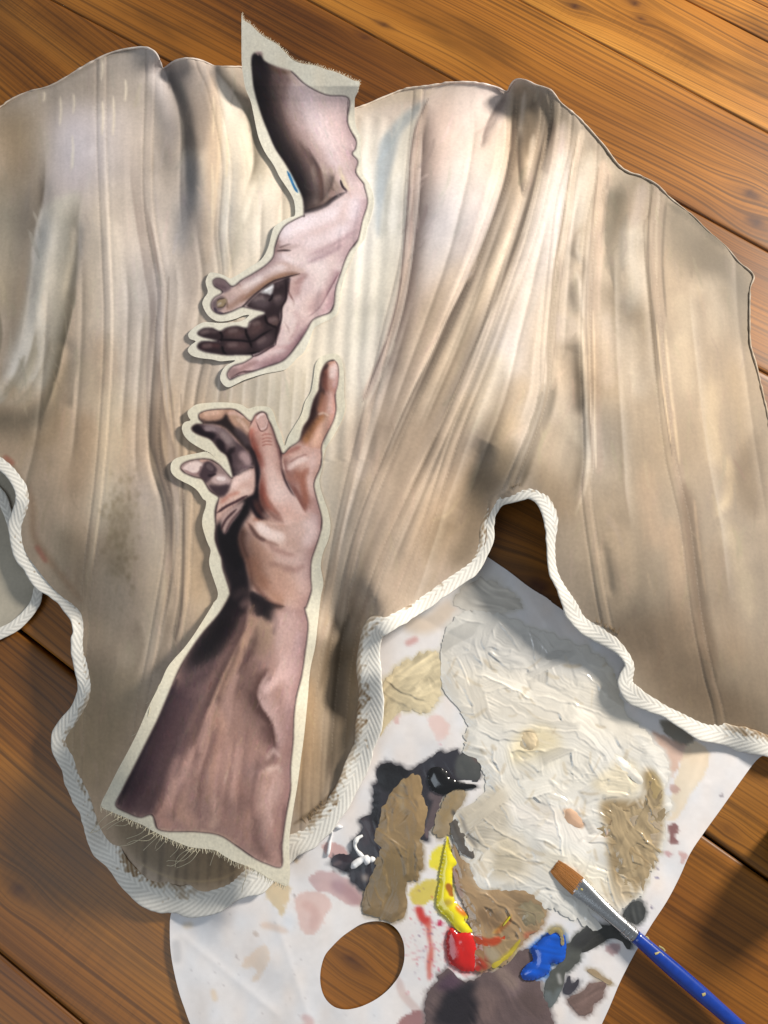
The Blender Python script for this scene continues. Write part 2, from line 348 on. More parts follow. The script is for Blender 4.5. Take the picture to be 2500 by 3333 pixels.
    for q in ("650,1075 690,1065", "470,1130 520,1125", "460,1240 520,1235", "690,1220 740,1190", "780,1050 820,1040", "250,1140 300,1135", "270,1245 320,1245", "660,880 720,870", "820,880 850,870"):
        k(q, (128, 112, 112), 14, 7, .5)
    k("900,380 1010,330 1150,280 1300,220", (222, 211, 217), 40, 16, .7); k("1060,470 1200,410 1340,340", (214, 201, 206), 36, 16, .6); k("1420,130 1400,240", (224, 212, 218), 36, 16, .6); k("1090,640 1180,700 1160,800", (220, 204, 202), 40, 18, .6); k("960,900 930,1000 900,1080", (222, 206, 201), 26, 10, .6)
    k("1080,600 1220,540 1350,460", (158, 134, 142), 14, 9, .6); k("1030,700 1000,780 990,850", (162, 132, 132), 20, 10, .6); k("1000,1060 980,1140 930,1200", (170, 142, 144), 14, 8, .6); k("560,800 640,760 720,715", (222, 208, 206), 18, 7, .7)
    C.dabs(UP_HAND, 1300, lambda u, v: (1.15 if v < 640 else 2.5), 26, 5, .05, 61, .45, lambda u, v: 1. if v < 640 else .5)
    for j in range(8, len(UP_HAND)-9, 5): k(UP_HAND[j:j+7], (46, 35, 43), 7, 2.5, .72, taper=False)
    C.a = (160+(C.a-160)*1.14).astype(np.float32)
    C.clip(UP_HAND)
    C.T = TU1; k("650,1540 682,1610 712,1680 745,1735", (30, 98, 152), 8, 2.5, .9); k("668,1590 700,1655", (60, 132, 182), 6, 2, .7)
    C.grain(.03, [(9, 5), (4, 4)], 3, .08)
    # bare canvas round the paint keeps its own colour
    return C

def paint_lower():
    C = Canvas(300, 1130, 1150, 2900, .9, (222, 215, 195)); C.sf = .62
    f, k = C.f, C.k
    C.f(LO_HAND, (180, 148, 136), 3, 1)
    C.T = TL2
    # forearm
    f("915,60 1050,40 1200,120 1390,200 1370,430 1320,680 1300,950 1280,1240 1235,1560 1225,1690 1050,1630 900,1540 700,1490 480,1470 440,1390 300,1370 240,1330 400,980 560,640 740,310", (164, 132, 120), 8)
    f("915,60 990,60 1000,250 930,450 860,650 740,830 660,980 570,1150 500,1290 440,1390 300,1370 240,1330 400,980 560,640 740,310", (118, 97, 93), 14)
    f("560,660 700,560 760,640 640,860 540,1060 460,1230 420,1370 260,1340 400,980", (112, 90, 88), 12, .9)
    f("915,60 990,80 985,220 940,330 850,440 740,500 620,560 600,580 640,460 740,310 850,180", (44, 40, 43), 24, .92)
    f("850,180 940,130 960,250 880,360 760,450 680,480 740,330", (34, 32, 34), 16, .9)
    k("880,480 780,540 680,600 600,680", (86, 70, 70), 34, 20, .8)
    k("600,580 540,700 470,860 380,1030 300,1200 250,1320", (58, 50, 54), 22, 9, .85)
    k("640,640 580,780 500,950 420,1120 340,1290", (104, 80, 82), 40, 22, .7)
    k("420,1120 340,1260 300,1340", (86, 66, 70), 30, 16, .6)
    k("1000,80 1010,200 950,340 850,500 760,700 680,880", (140, 112, 104), 26, 14, .85)
    k("900,500 830,640 780,780 740,960 690,1150", (92, 74, 72), 20, 13, .7)
    k("1040,100 1060,220 1020,320 960,430 900,560 850,680", (176, 142, 120), 24, 13, .75)
    k("1030,280 990,390 920,520 860,650 830,760 790,950", (180, 145, 120), 24, 14, .7)
    k("1000,300 1040,230 1060,140", (150, 118, 100), 12, 8, .6)
    k("1080,260 1060,380 1010,480", (80, 64, 62), 16, 10, .75)
    k("1010,380 1000,460 960,540", (96, 76, 70), 10, 7, .6)
    f("1080,240 1160,200 1190,300 1150,400 1070,430", (172, 146, 120), 14, .8)
    f("1040,60 1160,110 1240,140 1180,160 1170,230 1130,210 1070,160", (46, 42, 42), 8, .95)
    k("1100,90 1180,125 1250,138", (28, 26, 28), 6, 4, .9)
    k("1170,170 1200,230 1180,300", (80, 66, 64), 14, 9, .6)
    f("1190,180 1300,170 1380,240 1360,430 1320,600 1220,560 1200,400 1190,300", (190, 160, 152), 12, .85)
    k("1250,440 1290,500 1230,560 1150,620 1110,680", (200, 168, 162), 36, 20, .7)
    k("1330,300 1310,480 1280,640 1270,860", (196, 166, 162), 36, 18, .65)
    k("1150,520 1110,570 1090,640 1130,720", (128, 98, 88), 22, 14, .8)
    k("1160,560 1120,600", (84, 64, 58), 10, 8, .6)
    f("1080,690 1180,700 1240,820 1230,940 1190,1000 1170,860 1110,790", (186, 152, 144), 12, .75)
    k("1060,660 1100,760 1160,840 1190,930 1195,1010", (104, 80, 74), 18, 10, .85)
    k("1030,640 1060,720 1110,790", (112, 88, 80), 24, 14, .6)
    k("1120,860 1170,940 1180,1060", (120, 94, 88), 26, 16, .6)
    k("960,620 980,760 960,900 930,1100", (168, 134, 118), 40, 24, .6)
    k("880,780 860,920 830,1080 810,1260", (186, 146, 122), 26, 16, .55)
    k("850,820 820,960 760,1100 690,1200", (140, 108, 96), 18, 12, .6)
    k("760,880 720,1020 670,1160 640,1280", (178, 140, 126), 24, 16, .6)
    k("700,960 650,1080 600,1200 560,1340", (190, 152, 136), 26, 16, .5)
    k("660,900 600,1060 540,1200 500,1300", (110, 86, 84), 18, 12, .7)
    k("540,1290 500,1400 560,1450", (184, 142, 126), 36, 18, .7)
    k("640,1250 620,1360 700,1440", (196, 156, 136), 40, 20, .6)
    k("820,1280 840,1390 800,1460", (204, 168, 146), 26, 16, .6)
    k("760,1120 740,1260 730,1400", (140, 108, 98), 14, 10, .55)
    k("900,1180 880,1320 900,1450", (166, 130, 116), 30, 18, .5)
    k("1000,1100 980,1280 1000,1450 1060,1560", (150, 118, 106), 34, 20, .5)
    k("1080,1130 1150,1120 1210,1180 1180,1300 1100,1330", (190, 160, 148), 30, 18, .6)
    k("1140,1120 1200,1100 1230,1130", (206, 180, 166), 18, 10, .6)
    k("1040,1360 1010,1480 1060,1580", (180, 142, 126), 26, 16, .6)
    k("1100,1400 1080,1540 1140,1650", (120, 94, 86), 30, 18, .6)
    k("1180,1350 1160,1500 1190,1640", (164, 132, 122), 26, 16, .6)
    k("1250,1330 1240,1480 1225,1640", (110, 84, 82), 14, 8, .7)
    k("1420,0 1400,60 1370,150 1390,250 1370,430 1350,560 1320,680 1305,800 1300,950 1285,1100 1285,1240 1260,1380 1235,1560 1230,1690", (80, 58, 62), 7, 3, .85)
    k("460,1390 500,1320 520,1220", (120, 90, 84), 12, 8, .6)
    k("480,1470 600,1490 760,1490 880,1520 960,1575", (196, 166, 142), 12, 8, .6)
    # palm and wrist
    C.T = TL1
    f("760,1230 900,1200 1100,1200 1270,1280 1300,1390 1290,1490 1255,1600 1220,1720 1215,1850 1220,1950 1180,2080 1000,2060 760,1980 740,1800 680,1650 660,1480 700,1300", (194, 160, 144), 8)
    f("720,1180 760,1260 740,1360 690,1430 660,1520 680,1620 720,1720 740,1850 740,1960 700,2133 500,2133 585,1960 530,1780 475,1550 480,1440 560,1400 640,1330", (42, 39, 41), 7)
    f("540,1400 640,1300 720,1220 740,1300 680,1430 660,1560 700,1700 640,1800 560,1700 500,1560", (34, 32, 34), 7)
    k("620,2000 700,1960 720,2080", (78, 66, 64), 30, 14, .6)
    k("680,2060 740,2050 760,2133", (120, 98, 94), 26, 14, .7)
    k("700,1480 680,1560 700,1660 740,1740 760,1850", (120, 88, 72), 20, 12, .8)
    k("760,1560 800,1680 800,1800 840,1900", (182, 142, 118), 44, 22, .75)
    k("800,1600 900,1760 1000,1830 1100,1800", (186, 146, 124), 50, 26, .6)
    k("920,1620 1000,1680 1100,1720 1180,1700", (178, 142, 132), 20, 14, .7)
    k("840,1540 900,1600 1000,1640 1080,1640", (208, 176, 162), 32, 16, .7)
    k("900,1740 1000,1750 1080,1780", (152, 118, 104), 18, 12, .6)
    k("840,1850 900,1960 1000,2040", (164, 124, 100), 36, 20, .7)
    k("780,1900 840,1980 920,2050 1000,2070", (120, 88, 76), 16, 8, .75)
    f("740,1960 820,1980 900,2040 1000,2080 900,2075 840,2133 780,2133", (44, 40, 42), 6, .9)
    k("1000,1860 1080,1920 1080,2040", (196, 160, 142), 40, 24, .6)
    k("1160,1560 1180,1700 1160,1850 1150,1980", (206, 178, 168), 40, 20, .6)
    k("1240,1380 1250,1480 1200,1600", (214, 186, 180), 40, 20, .6)
    k("1220,1300 1250,1420", (216, 190, 186), 26, 14, .6)
    # lit side of the palm heel
    k("800,1440 850,1500 930,1540 1010,1560", (222, 196, 182), 36, 14, .85)
    k("810,1430 840,1470 890,1490", (228, 206, 196), 18, 9, .8)
    k("720,1420 780,1500 850,1560 960,1600", (140, 106, 92), 12, 8, .7)
    k("740,1440 800,1530 860,1560", (90, 66, 60), 10, 7, .7)
    k("780,1400 860,1380 940,1400 1000,1440", (168, 112, 88), 16, 9, .75)
    # thumb
    f("760,640 790,590 830,567 870,585 890,640 930,720 960,820 985,950 1000,1040 1060,1160 1140,1260 1200,1350 1100,1420 1000,1440 900,1400 820,1340 790,1200 770,1050 760,900 735,800 735,720", (206, 168, 154), 5)
    k("820,860 890,900 900,1000 930,1150 1010,1280", (216, 184, 172), 46, 18, .8)
    k("1000,1120 1080,1240 1160,1340", (214, 186, 176), 50, 22, .7)
    k("750,800 790,880 830,960 850,1080 840,1200 880,1290 960,1360", (148, 84, 68), 18, 9, .85)
    k("800,960 860,1060 850,1180 880,1260", (170, 104, 84), 14, 9, .6)
    f("735,700 760,800 800,920 830,1020 815,1140 830,1260 870,1340 900,1390 830,1400 780,1370 720,1240 770,1180 775,1000 740,880 718,780", (40, 34, 38), 6)
    k("820,1180 850,1290 920,1370 1000,1420", (104, 66, 56), 14, 8, .8)
    k("880,1240 940,1340 990,1400", (150, 104, 88), 12, 8, .6)
    k("735,690 755,650 790,600 830,572 865,580 885,620", (64, 46, 48), 6, 3.5, .85)
    k("880,620 930,720 970,840 1000,980 1040,1100 1090,1200", (92, 60, 58), 7, 4, .85)
    k("760,700 750,780 790,850", (186, 116, 98), 22, 10, .8)
    k("760,640 790,620 800,680 800,740", (196, 150, 138), 22, 8, .7)
    f("790,640 830,585 875,600 885,640 870,700 820,718", (196, 162, 152), 4, .9)
    k("790,640 825,716 870,702 886,640", (120, 86, 80), 4, 2.5, .85)
    k("795,625 820,595 850,585", (226, 204, 196), 8, 4, .8)
    k("825,705 865,690 878,650", (222, 194, 186), 5, 3, .8)
    for y0 in (745, 775, 800, 825):
        k("835,%d 870,%d 915,%d" % (y0+8, y0-4, y0), (164, 110, 98), 5, 3, .7)
    # notch between thumb and index
    f("985,860 1010,920 1000,990 1020,1080 1060,1170 1100,1230 1050,1180 1000,1080 975,960", (52, 38, 42), 4, .95)
    f("885,625 930,700 960,790 985,900 975,940 950,840 915,720", (78, 54, 54), 4, .8)
    # index root and finger
    f("1000,890 1060,850 1140,810 1220,790 1300,830 1300,930 1280,1010 1240,1120 1260,1250 1290,1350 1200,1340 1120,1250 1060,1140 1010,1040 985,960", (202, 164, 150), 6)
    k("1000,900 1060,870 1130,840", (160, 108, 94), 14, 8, .8)
    k("1010,1000 1080,950 1160,920", (226, 200, 190), 20, 10, .8)
    k("1050,960 1120,920 1180,900", (150, 110, 100), 8, 6, .6)
    k("1080,1030 1140,1080 1180,1060 1240,1020", (172, 124, 106), 34, 16, .7)
    k("1100,1040 1150,1100 1170,1200 1175,1310", (168, 112, 90), 22, 12, .7)
    k("1080,1150 1130,1240 1170,1340", (140, 92, 78), 10, 7, .7)
    k("1230,900 1220,1000 1200,1100 1230,1230", (216, 186, 176), 26, 14, .7)
    f("1395,170 1330,195 1295,260 1278,350 1272,400 1240,470 1215,560 1200,620 1160,690 1130,790 1160,830 1300,850 1340,745 1390,640 1408,550 1402,440 1422,340 1422,220", (196, 150, 130), 4)
    f("1330,195 1295,260 1278,350 1275,400 1300,390 1310,300 1350,210", (52, 40, 42), 5, .9)
    k("1330,250 1320,330 1330,400", (172, 108, 88), 20, 9, .8)
    k("1395,200 1400,280 1390,380", (222, 198, 192), 20, 8, .85)
    k("1375,210 1370,300 1360,390", (210, 164, 146), 18, 8, .7)
    f("1275,395 1240,465 1215,560 1250,590 1290,500 1320,410", (58, 44, 42), 6, .9)
    k("1300,420 1290,500 1270,570", (180, 122, 88), 16, 8, .8)
    k("1370,420 1360,500 1370,580", (216, 184, 172), 26, 10, .8)
    k("1330,440 1320,520 1300,590", (196, 140, 116), 18, 9, .7)
    f("1215,560 1195,620 1150,690 1120,790 1170,790 1200,720 1260,640 1300,600 1260,585", (56, 42, 40), 7, .9)
    k("1320,600 1250,660 1200,740 1170,800", (182, 128, 84), 26, 10, .85)
    k("1370,610 1310,680 1260,770 1230,830", (214, 174, 150), 28, 12, .8)
    k("1270,590 1310,580 1350,600", (228, 200, 178), 8, 5, .7)
    k("1400,640 1340,745 1305,830 1300,920", (120, 70, 72), 8, 4, .8)
    k("1395,168 1425,220 1425,340 1402,440 1410,550 1392,640", (76, 46, 56), 5, 2.5, .85)
    k("1300,930 1280,1010 1240,1120 1265,1250 1300,1390 1290,1490 1255,1600 1220,1720 1215,1850 1225,1950 1180,2080", (92, 60, 64), 5, 3, .8)
    k("1330,190 1365,172 1400,172", (60, 44, 46), 5, 3, .8)
    # middle and ring fingers
    f("348,592 380,565 460,550 560,546 630,552 690,592 745,645 735,720 720,790 740,880 700,860 640,780 560,710 500,670 420,665 370,655", (176, 140, 118), 4)
    f("350,620 400,640 470,640 530,620 560,580 590,640 640,700 720,760 745,860 700,850 620,760 540,690 480,670 400,665 355,640", (44, 38, 38), 5, .95)
    k("390,590 460,575 530,570", (198, 160, 136), 24, 8, .85)
    k("600,590 660,630 720,690", (170, 140, 116), 22, 9, .85)
    k("580,580 640,580 690,610", (206, 172, 160), 14, 7, .7)
    k("345,590 390,562 470,548 560,545 630,552 690,592", (70, 50, 48), 5, 3, .8)
    k("640,700 700,770 730,830", (92, 80, 82), 26, 12, .7)
    f("292,690 330,662 390,668 470,690 540,700 600,760 640,800 710,860 760,960 760,1010 700,1040 640,1060 605,1070 590,980 560,910 500,870 450,800 350,750", (88, 74, 76), 4)
    f("292,690 330,665 360,680 400,720 470,730 460,790 350,750 300,722", (40, 34, 38), 5, .9)
    k("400,690 460,695 510,715", (132, 116, 116), 22, 8, .85)
    k("520,720 570,770 600,830", (130, 114, 112), 30, 12, .8)
    f("480,780 540,800 560,880 600,920 590,990 560,910 500,870", (40, 34, 38), 5, .85)
    k("620,850 580,900 585,980 610,1050", (40, 34, 36), 18, 8, .8)
    k("680,900 720,930 730,980", (158, 134, 132), 30, 14, .8)
    k("660,980 690,1000 740,1000", (118, 100, 100), 24, 12, .7)
    k("720,830 760,900 770,980", (52, 44, 46), 16, 8, .8)
    k("600,1060 660,1050 720,1020 770,1000", (36, 30, 34), 9, 5, .85)
    # palm between
    f("600,1100 680,1050 770,1010 775,1180 720,1225 640,1270 540,1340 500,1390 490,1330 510,1250 570,1190", (200, 166, 152), 5)
    k("600,1150 660,1090 740,1040", (222, 196, 186), 30, 12, .8)
    k("560,1220 640,1200 730,1180", (216, 190, 178), 26, 12, .7)
    k("520,1270 580,1220 660,1190", (176, 118, 100), 14, 8, .7)
    k("490,1350 560,1300 640,1260 720,1215", (64, 44, 48), 9, 5, .85)
    f("520,1400 560,1340 640,1290 700,1260 660,1350 600,1430 550,1510 530,1480", (190, 160, 150), 6, .85)
    k("520,1480 560,1400 640,1320", (70, 50, 52), 8, 5, .8)
    k("550,1510 600,1410 680,1320", (96, 72, 72), 6, 4, .7)
    k("500,1240 480,1300 470,1400 475,1550 505,1660", (48, 38, 42), 10, 5, .85)
    # little finger
    f("206,1005 220,972 275,945 360,930 440,937 500,970 545,1012 605,1085 590,1150 560,1200 520,1225 470,1205 430,1175 400,1130 370,1088 310,1072 240,1045", (150, 128, 122), 4)
    f("225,1005 275,962 340,950 378,975 352,1030 290,1045", (222, 202, 194), 4.5, .9); k("240,1020 300,1050 350,1045", (150, 120, 116), 8, 4, .7)
    k("360,945 400,940 420,955", (196, 158, 142), 14, 6, .8)
    f("352,1062 372,1000 405,952 445,962 490,1015 462,1062 425,1100 400,1120", (74, 62, 66), 4, .95); k("420,985 450,1010", (112, 98, 98), 16, 6, .7)
    k("420,1060 450,1060 480,1050", (48, 40, 44), 9, 5, .8)
    f("445,1095 500,1050 555,1062 592,1105 560,1125 490,1128", (190, 166, 160), 4.5, .9)
    k("495,1082 545,1088", (224, 208, 202), 14, 5, .8)
    f("425,1135 500,1140 585,1130 565,1200 520,1228 470,1205", (66, 54, 58), 5, .9)
    k("206,1005 220,972 275,945 360,930 440,937 500,970 545,1012 600,1080", (92, 66, 66), 5, 3, .8)
    k("240,1045 310,1072 370,1088 400,1130 440,1185 500,1230", (70, 54, 56), 6, 4, .7)
    k("340,1050 360,1020 365,990", (120, 98, 98), 8, 5, .7)
    k("440,885 480,925 512,955", (120, 105, 88), 2.5, 1.5, .9)
    C.T = TL2; e = C.e
    e("600,570 540,690 470,850 390,1010 320,1150 245,1315", (60, 50, 54), 130, 1, .85, 3, 100, 1.1)
    e("700,690 640,860 572,1060 522,1200 472,1320 450,1400", (88, 70, 70), 120, -1, .75, 10, 90)
    e("1035,90 1015,250 955,400 885,540 795,740 725,920 665,1100", (92, 72, 66), 90, -1, .75, 8, 60); e("1035,90 1015,250 955,400 885,540 795,740 735,920", (188, 154, 132), 60, 1, .7, 6)
    e("1080,250 1052,380 1002,500 952,640 932,820 902,1000", (112, 88, 80), 80, 1, .7, 8)
    e("1165,500 1112,580 1086,660 1112,740 1166,820 1192,920 1196,1010", (90, 68, 62), 90, -1, .8, 6); e("1165,500 1112,580 1086,660 1112,740 1166,820 1192,920 1196,1010", (206, 176, 168), 70, 1, .7, 6)
    e("1196,1010 1170,1080 1090,1130 1060,1250 1030,1400", (112, 88, 82), 90, -1, .55, 8)
    e("1420,0 1402,60 1372,150 1388,250 1368,430 1348,560 1318,680 1303,800 1298,950 1284,1100 1284,1240 1258,1380 1234,1560", (136, 106, 106), 70, -1, .6, 2)
    k("800,760 760,960 720,1150", (188, 150, 134), 26, 16, .55); k("870,900 850,1100 840,1300", (146, 114, 104), 24, 16, .5); k("960,700 950,900 930,1100 940,1300", (182, 146, 130), 46, 26, .5); k("620,1050 580,1200 560,1350", (196, 156, 140), 40, 22, .6); k("1130,1200 1120,1350 1150,1500", (186, 154, 142), 46, 26, .6)
    C.T = TL1
    e("690,1430 662,1520 680,1620 720,1720 742,1850 745,1960", (70, 52, 46), 90, 1, .75, 6)
    e("1240,1150 1268,1260 1298,1390 1288,1490 1252,1600 1218,1720 1214,1850 1222,1950", (150, 116, 114), 60, -1, .6, 2)
    e("760,1240 800,1340 870,1400 1000,1430", (120, 78, 66), 60, 1, .6, 6)
    e("820,1350 900,1420 1010,1440 1120,1420", (222, 194, 180), 60, 1, .5, 8)
    e("1000,900 1010,1000 1060,1140 1120,1260 1180,1350", (120, 78, 70), 60, 1, .7, 3)
    e("745,700 760,820 800,930 832,1040 818,1160 840,1280", (120, 70, 60), 60, 1, .8, 4)
    e("888,630 930,720 962,830 988,960 1010,1060", (150, 112, 104), 40, -1, .6, 2)
    e("1330,195 1296,262 1280,350 1274,400 1242,470 1216,560 1198,625 1155,695 1122,790", (58, 42, 40), 56, 1, .85, 2.5)
    e("1424,225 1424,340 1404,440 1410,550 1390,640 1340,745", (170, 118, 112), 34, -1, .6, 2)
    k("1380,230 1375,300", (230, 212, 206), 20, 9, .7); k("860,1000 900,1120 960,1250", (222, 196, 186), 34, 16, .6); k("1100,1480 1180,1500", (214, 186, 176), 60, 30, .5); k("930,1900 1020,1960", (176, 136, 116), 60, 30, .5); k("1090,1700 1130,1850", (204, 174, 164), 50, 26, .5)
    C.T = TL1
    e("860,880 930,1000 985,1130 1070,1260", (226, 200, 190), 60, -1, .5, 8); k("1190,1010 1150,1080 1165,1200 1172,1300", (158, 102, 82), 20, 9, .6); k("1040,1010 1110,960 1190,930", (230, 206, 196), 18, 8, .7); k("1030,1060 1080,1090 1140,1080", (166, 118, 102), 22, 10, .6)
    k("820,1460 900,1510 990,1530", (234, 212, 202), 30, 11, .7); k("880,1600 990,1650 1100,1690", (164, 126, 114), 16, 8, .55); k("940,1700 1040,1720 1150,1690", (212, 182, 170), 26, 12, .55); k("760,1700 800,1820 860,1930", (150, 108, 86), 40, 18, .6); k("1000,1780 1090,1790 1160,1760", (158, 122, 112), 18, 9, .5); k("1170,1420 1220,1480 1190,1580", (226, 202, 196), 40, 16, .6)
    k("640,620 690,660 730,720", (196, 164, 146), 12, 6, .7); k("530,740 580,800", (146, 130, 128), 20, 8, .7); k("690,900 730,960", (172, 148, 146), 24, 9, .7); k("400,700 470,705", (146, 130, 130), 14, 6, .7); k("390,585 500,572", (206, 170, 148), 14, 6, .7)
    C.T = TL2
    for q, cc, ww, oo in (("860,640 800,780 740,930 690,1090", (96, 76, 74), 34, .6), ("760,700 690,860 620,1040 570,1180", (104, 82, 80), 40, .55), ("820,820 790,980 740,1150 720,1300", (112, 88, 82), 34, .55), ("940,880 930,1050 890,1250 880,1420", (120, 95, 88), 40, .5), ("1010,820 1000,1000 980,1180 960,1400", (124, 98, 90), 40, .5), ("1080,1020 1060,1180 1040,1330 1060,1500", (112, 88, 82), 44, .5), ("620,1180 590,1290 560,1420", (120, 92, 86), 34, .5), ("980,330 930,470 870,600 820,760", (74, 58, 56), 30, .6), ("1050,300 1010,430 960,560", (84, 66, 62), 26, .6), ("560,700 500,860 430,1020 360,1180", (70, 54, 58), 50, .5)):
        e(q, cc, ww, 1, oo, 5)
    for q, cc in (("840,700 780,860 730,1010", (198, 160, 146)), ("700,980 650,1120 600,1260", (192, 154, 142)), ("860,1000 830,1180 820,1360", (190, 152, 138)), ("970,950 950,1120 930,1300", (186, 150, 138)), ("1140,1050 1180,1000 1220,1040", (206, 176, 166)), ("1230,480 1200,560 1130,650", (206, 174, 168)), ("1180,1180 1150,1330 1170,1450", (196, 164, 154))):
        k(q, cc, 16, 9, .55)
    C.T = TL1
    def fd(u, v):
        if v > 1960: return 1.75-(700-u)*.0006
        return 1.35 if v > 1560 else 1.0
    C.dabs(LO_HAND, 2200, fd, 30, 5.5, .05, 62, .45, lambda u, v: 1. if v > 1980 else .5)
    for j in range(0, len(LO_HAND)-7, 5): k(LO_HAND[j:j+7], (52, 37, 40), 7, 2.5, .66, taper=False)
    C.a = 150+(C.a-150)*1.16; g_ = C.a.mean(-1, keepdims=True); C.a = (g_+(C.a-g_)*.84+np.array((1, -1, 2))).astype(np.float32)
    C.clip(LO_HAND)
    C.grain(.03, [(9, 5), (4, 4)], 5, .08)
    return C

# ---------------------------------------------------------------- corset: seams, outline, painted drapery
K1 = (0, 0, 1.3272); K2 = (1250, 0, 1.3272); K3 = (0, 1100, 1.3272); K4 = (1250, 1100, 1.3272); K5 = (0, 2200, 1.3272); K6 = (1250, 2200, 1.3272)
SEAMS = [np.array(s, float) for s in (
 [(60,-100),(100,500),(60,1000),(20,1400),(-60,1800),(-60,3000)],
 [(331,-100),(331,150),(331,452),(347,829),(354,1100),(330,1500),(290,1850),(270,2100),(230,3000)],
 [(480,-100),(490,200),(482,640),(527,942),(520,1092),(500,1460),(545,1640),(550,1800),(500,2100),(450,2400),(420,3000)],
 [(640,-100),(650,180),(693,301),(738,527),(727,753),(738,904),(700,1100),(660,1250),(625,1500),(610,1703),(600,1930),(570,2200),(560,3000)],
 [(900,-100),(900,200),(960,700),(900,1100),(870,1500),(850,2000),(800,2850),(800,3000)],
 [(1368,-100),(1363,250),(1358,347),(1333,603),(1318,829),(1258,1085),(1180,1400),(1110,1700),(1065,1950),(1010,2300),(980,3000)],
 [(1660,-100),(1657,250),(1660,490),(1574,768),(1438,1092),(1250,1520),(1150,1800),(1090,2150),(1060,2500),(1050,3000)],
 [(1770,-100),(1770,280),(1777,392),(1717,640),(1574,1092),(1438,1416),(1250,1815),(1180,2060),(1140,2400),(1120,3000)],
 [(1815,-100),(1812,330),(1750,700),(1612,1100),(1483,1416),(1393,1703),(1300,1950),(1240,2100),(1200,3000)],
 [(1880,-100),(1875,422),(1822,678),(1777,1092),(1762,1310),(1657,1582),(1590,1750),(1500,3000)],
 [(1965,-100),(1958,520),(1920,753),(1905,1092),(1917,1477),(1908,1590),(1930,1778),(1975,2034),(2050,2300),(2100,3000)],
 [(2140,-100),(2131,625),(2109,753),(2139,1092),(2177,1462),(2229,1703),(2267,2004),(2305,2192),(2350,2400),(2400,3000)],
 [(2440,-100),(2440,890),(2470,1200),(2540,1700),(2600,2300),(2650,3000)])]
_VV = np.arange(-300, 3400.); _ST = []
for _S in SEAMS:
    _P = catmull(_S, 8); _o = np.argsort(_P[:, 1]); _ST.append(np.interp(_VV, _P[_o, 1], _P[_o, 0]))
_ST = np.array(_ST)
def seam_x(i, v):
    x = np.clip(np.asarray(v, float)+300, 0, len(_VV)-2); j = x.astype(int); t = x-j
    return _ST[i][j]*(1-t)+_ST[i][j+1]*t
def drape(u, v):
    """panel coordinate: whole numbers on the seams"""
    tab = np.maximum.accumulate(_ST+np.arange(len(SEAMS))[:, None]*1.0, 0)
    x = tab[:, np.clip(np.round(v).astype(int)+300, 0, len(_VV)-1)]
    out = (u-x[0])/250.
    for i in range(len(SEAMS)-1):
        k = (u >= x[i]); out[k] = i+((u-x[i])/(x[i+1]-x[i]))[k]
    k = u >= x[-1]; out[k] = len(SEAMS)-1+((u-x[-1])/250.)[k]
    return out

HEM = np.array([(-150,1440),(-60,1462),(3,1499),(44,1533),(78,1587),(86,1628),(76,1665),(64,1703),(66,1740),(85,1801),(125,1858),(176,1919),(231,1967),(262,2004),(268,2052),(262,2103),(268,2158),(279,2212),(274,2253),(255,2301),(219,2361),(200,2402),(208,2440),(231,2488),(246,2540),(286,2624),(316,2696),(362,2779),(426,2862),(501,2907),(573,2927),(648,2929),(723,2901),(799,2874),(859,2845),(942,2755),(1002,2720),(1085,2637),(1130,2562),(1176,2456),(1198,2373),(1208,2275),(1202,2200),(1200,2132),(1215,2055),(1250,2027),(1348,1974),(1446,1906),(1544,1831),(1582,1763),(1587,1695),(1619,1635),(1672,1614),(1725,1601),(1770,1627),(1802,1695),(1804,1778),(1815,1861),(1853,1944),(1883,2012),(1951,2064),(2019,2112),(2052,2160),(2040,2205),(2040,2230),(2071,2268),(2154,2305),(2267,2358),(2380,2396),(2500,2428),(2660,2470)], float)
TOP = np.vstack([np.array([(-150, 425)]), pts(K1, "0,462 30,440 110,400 220,370 340,300 430,250 500,222 600,205 650,212 680,240 702,292 715,290 760,262 820,252 880,265 930,285 1010,288 1045,290"), np.array([(860,240),(960,310),(1080,352),(1157,352)]),
  pts(K2, "0,420 90,385 200,370 300,355 400,358 480,375 530,395 545,370 570,343 610,345 650,365 720,390 760,440 830,500 880,550 950,630 1010,710 1060,745 1110,760 1180,800 1240,860 1330,930 1400,1000 1470,1060 1530,1130 1595,1190 1580,1260 1580,1460"),
  pts(K4, "1590,60 1610,130 1640,260 1659,350"), np.array([(2530,1600),(2590,1900),(2640,2250)])])

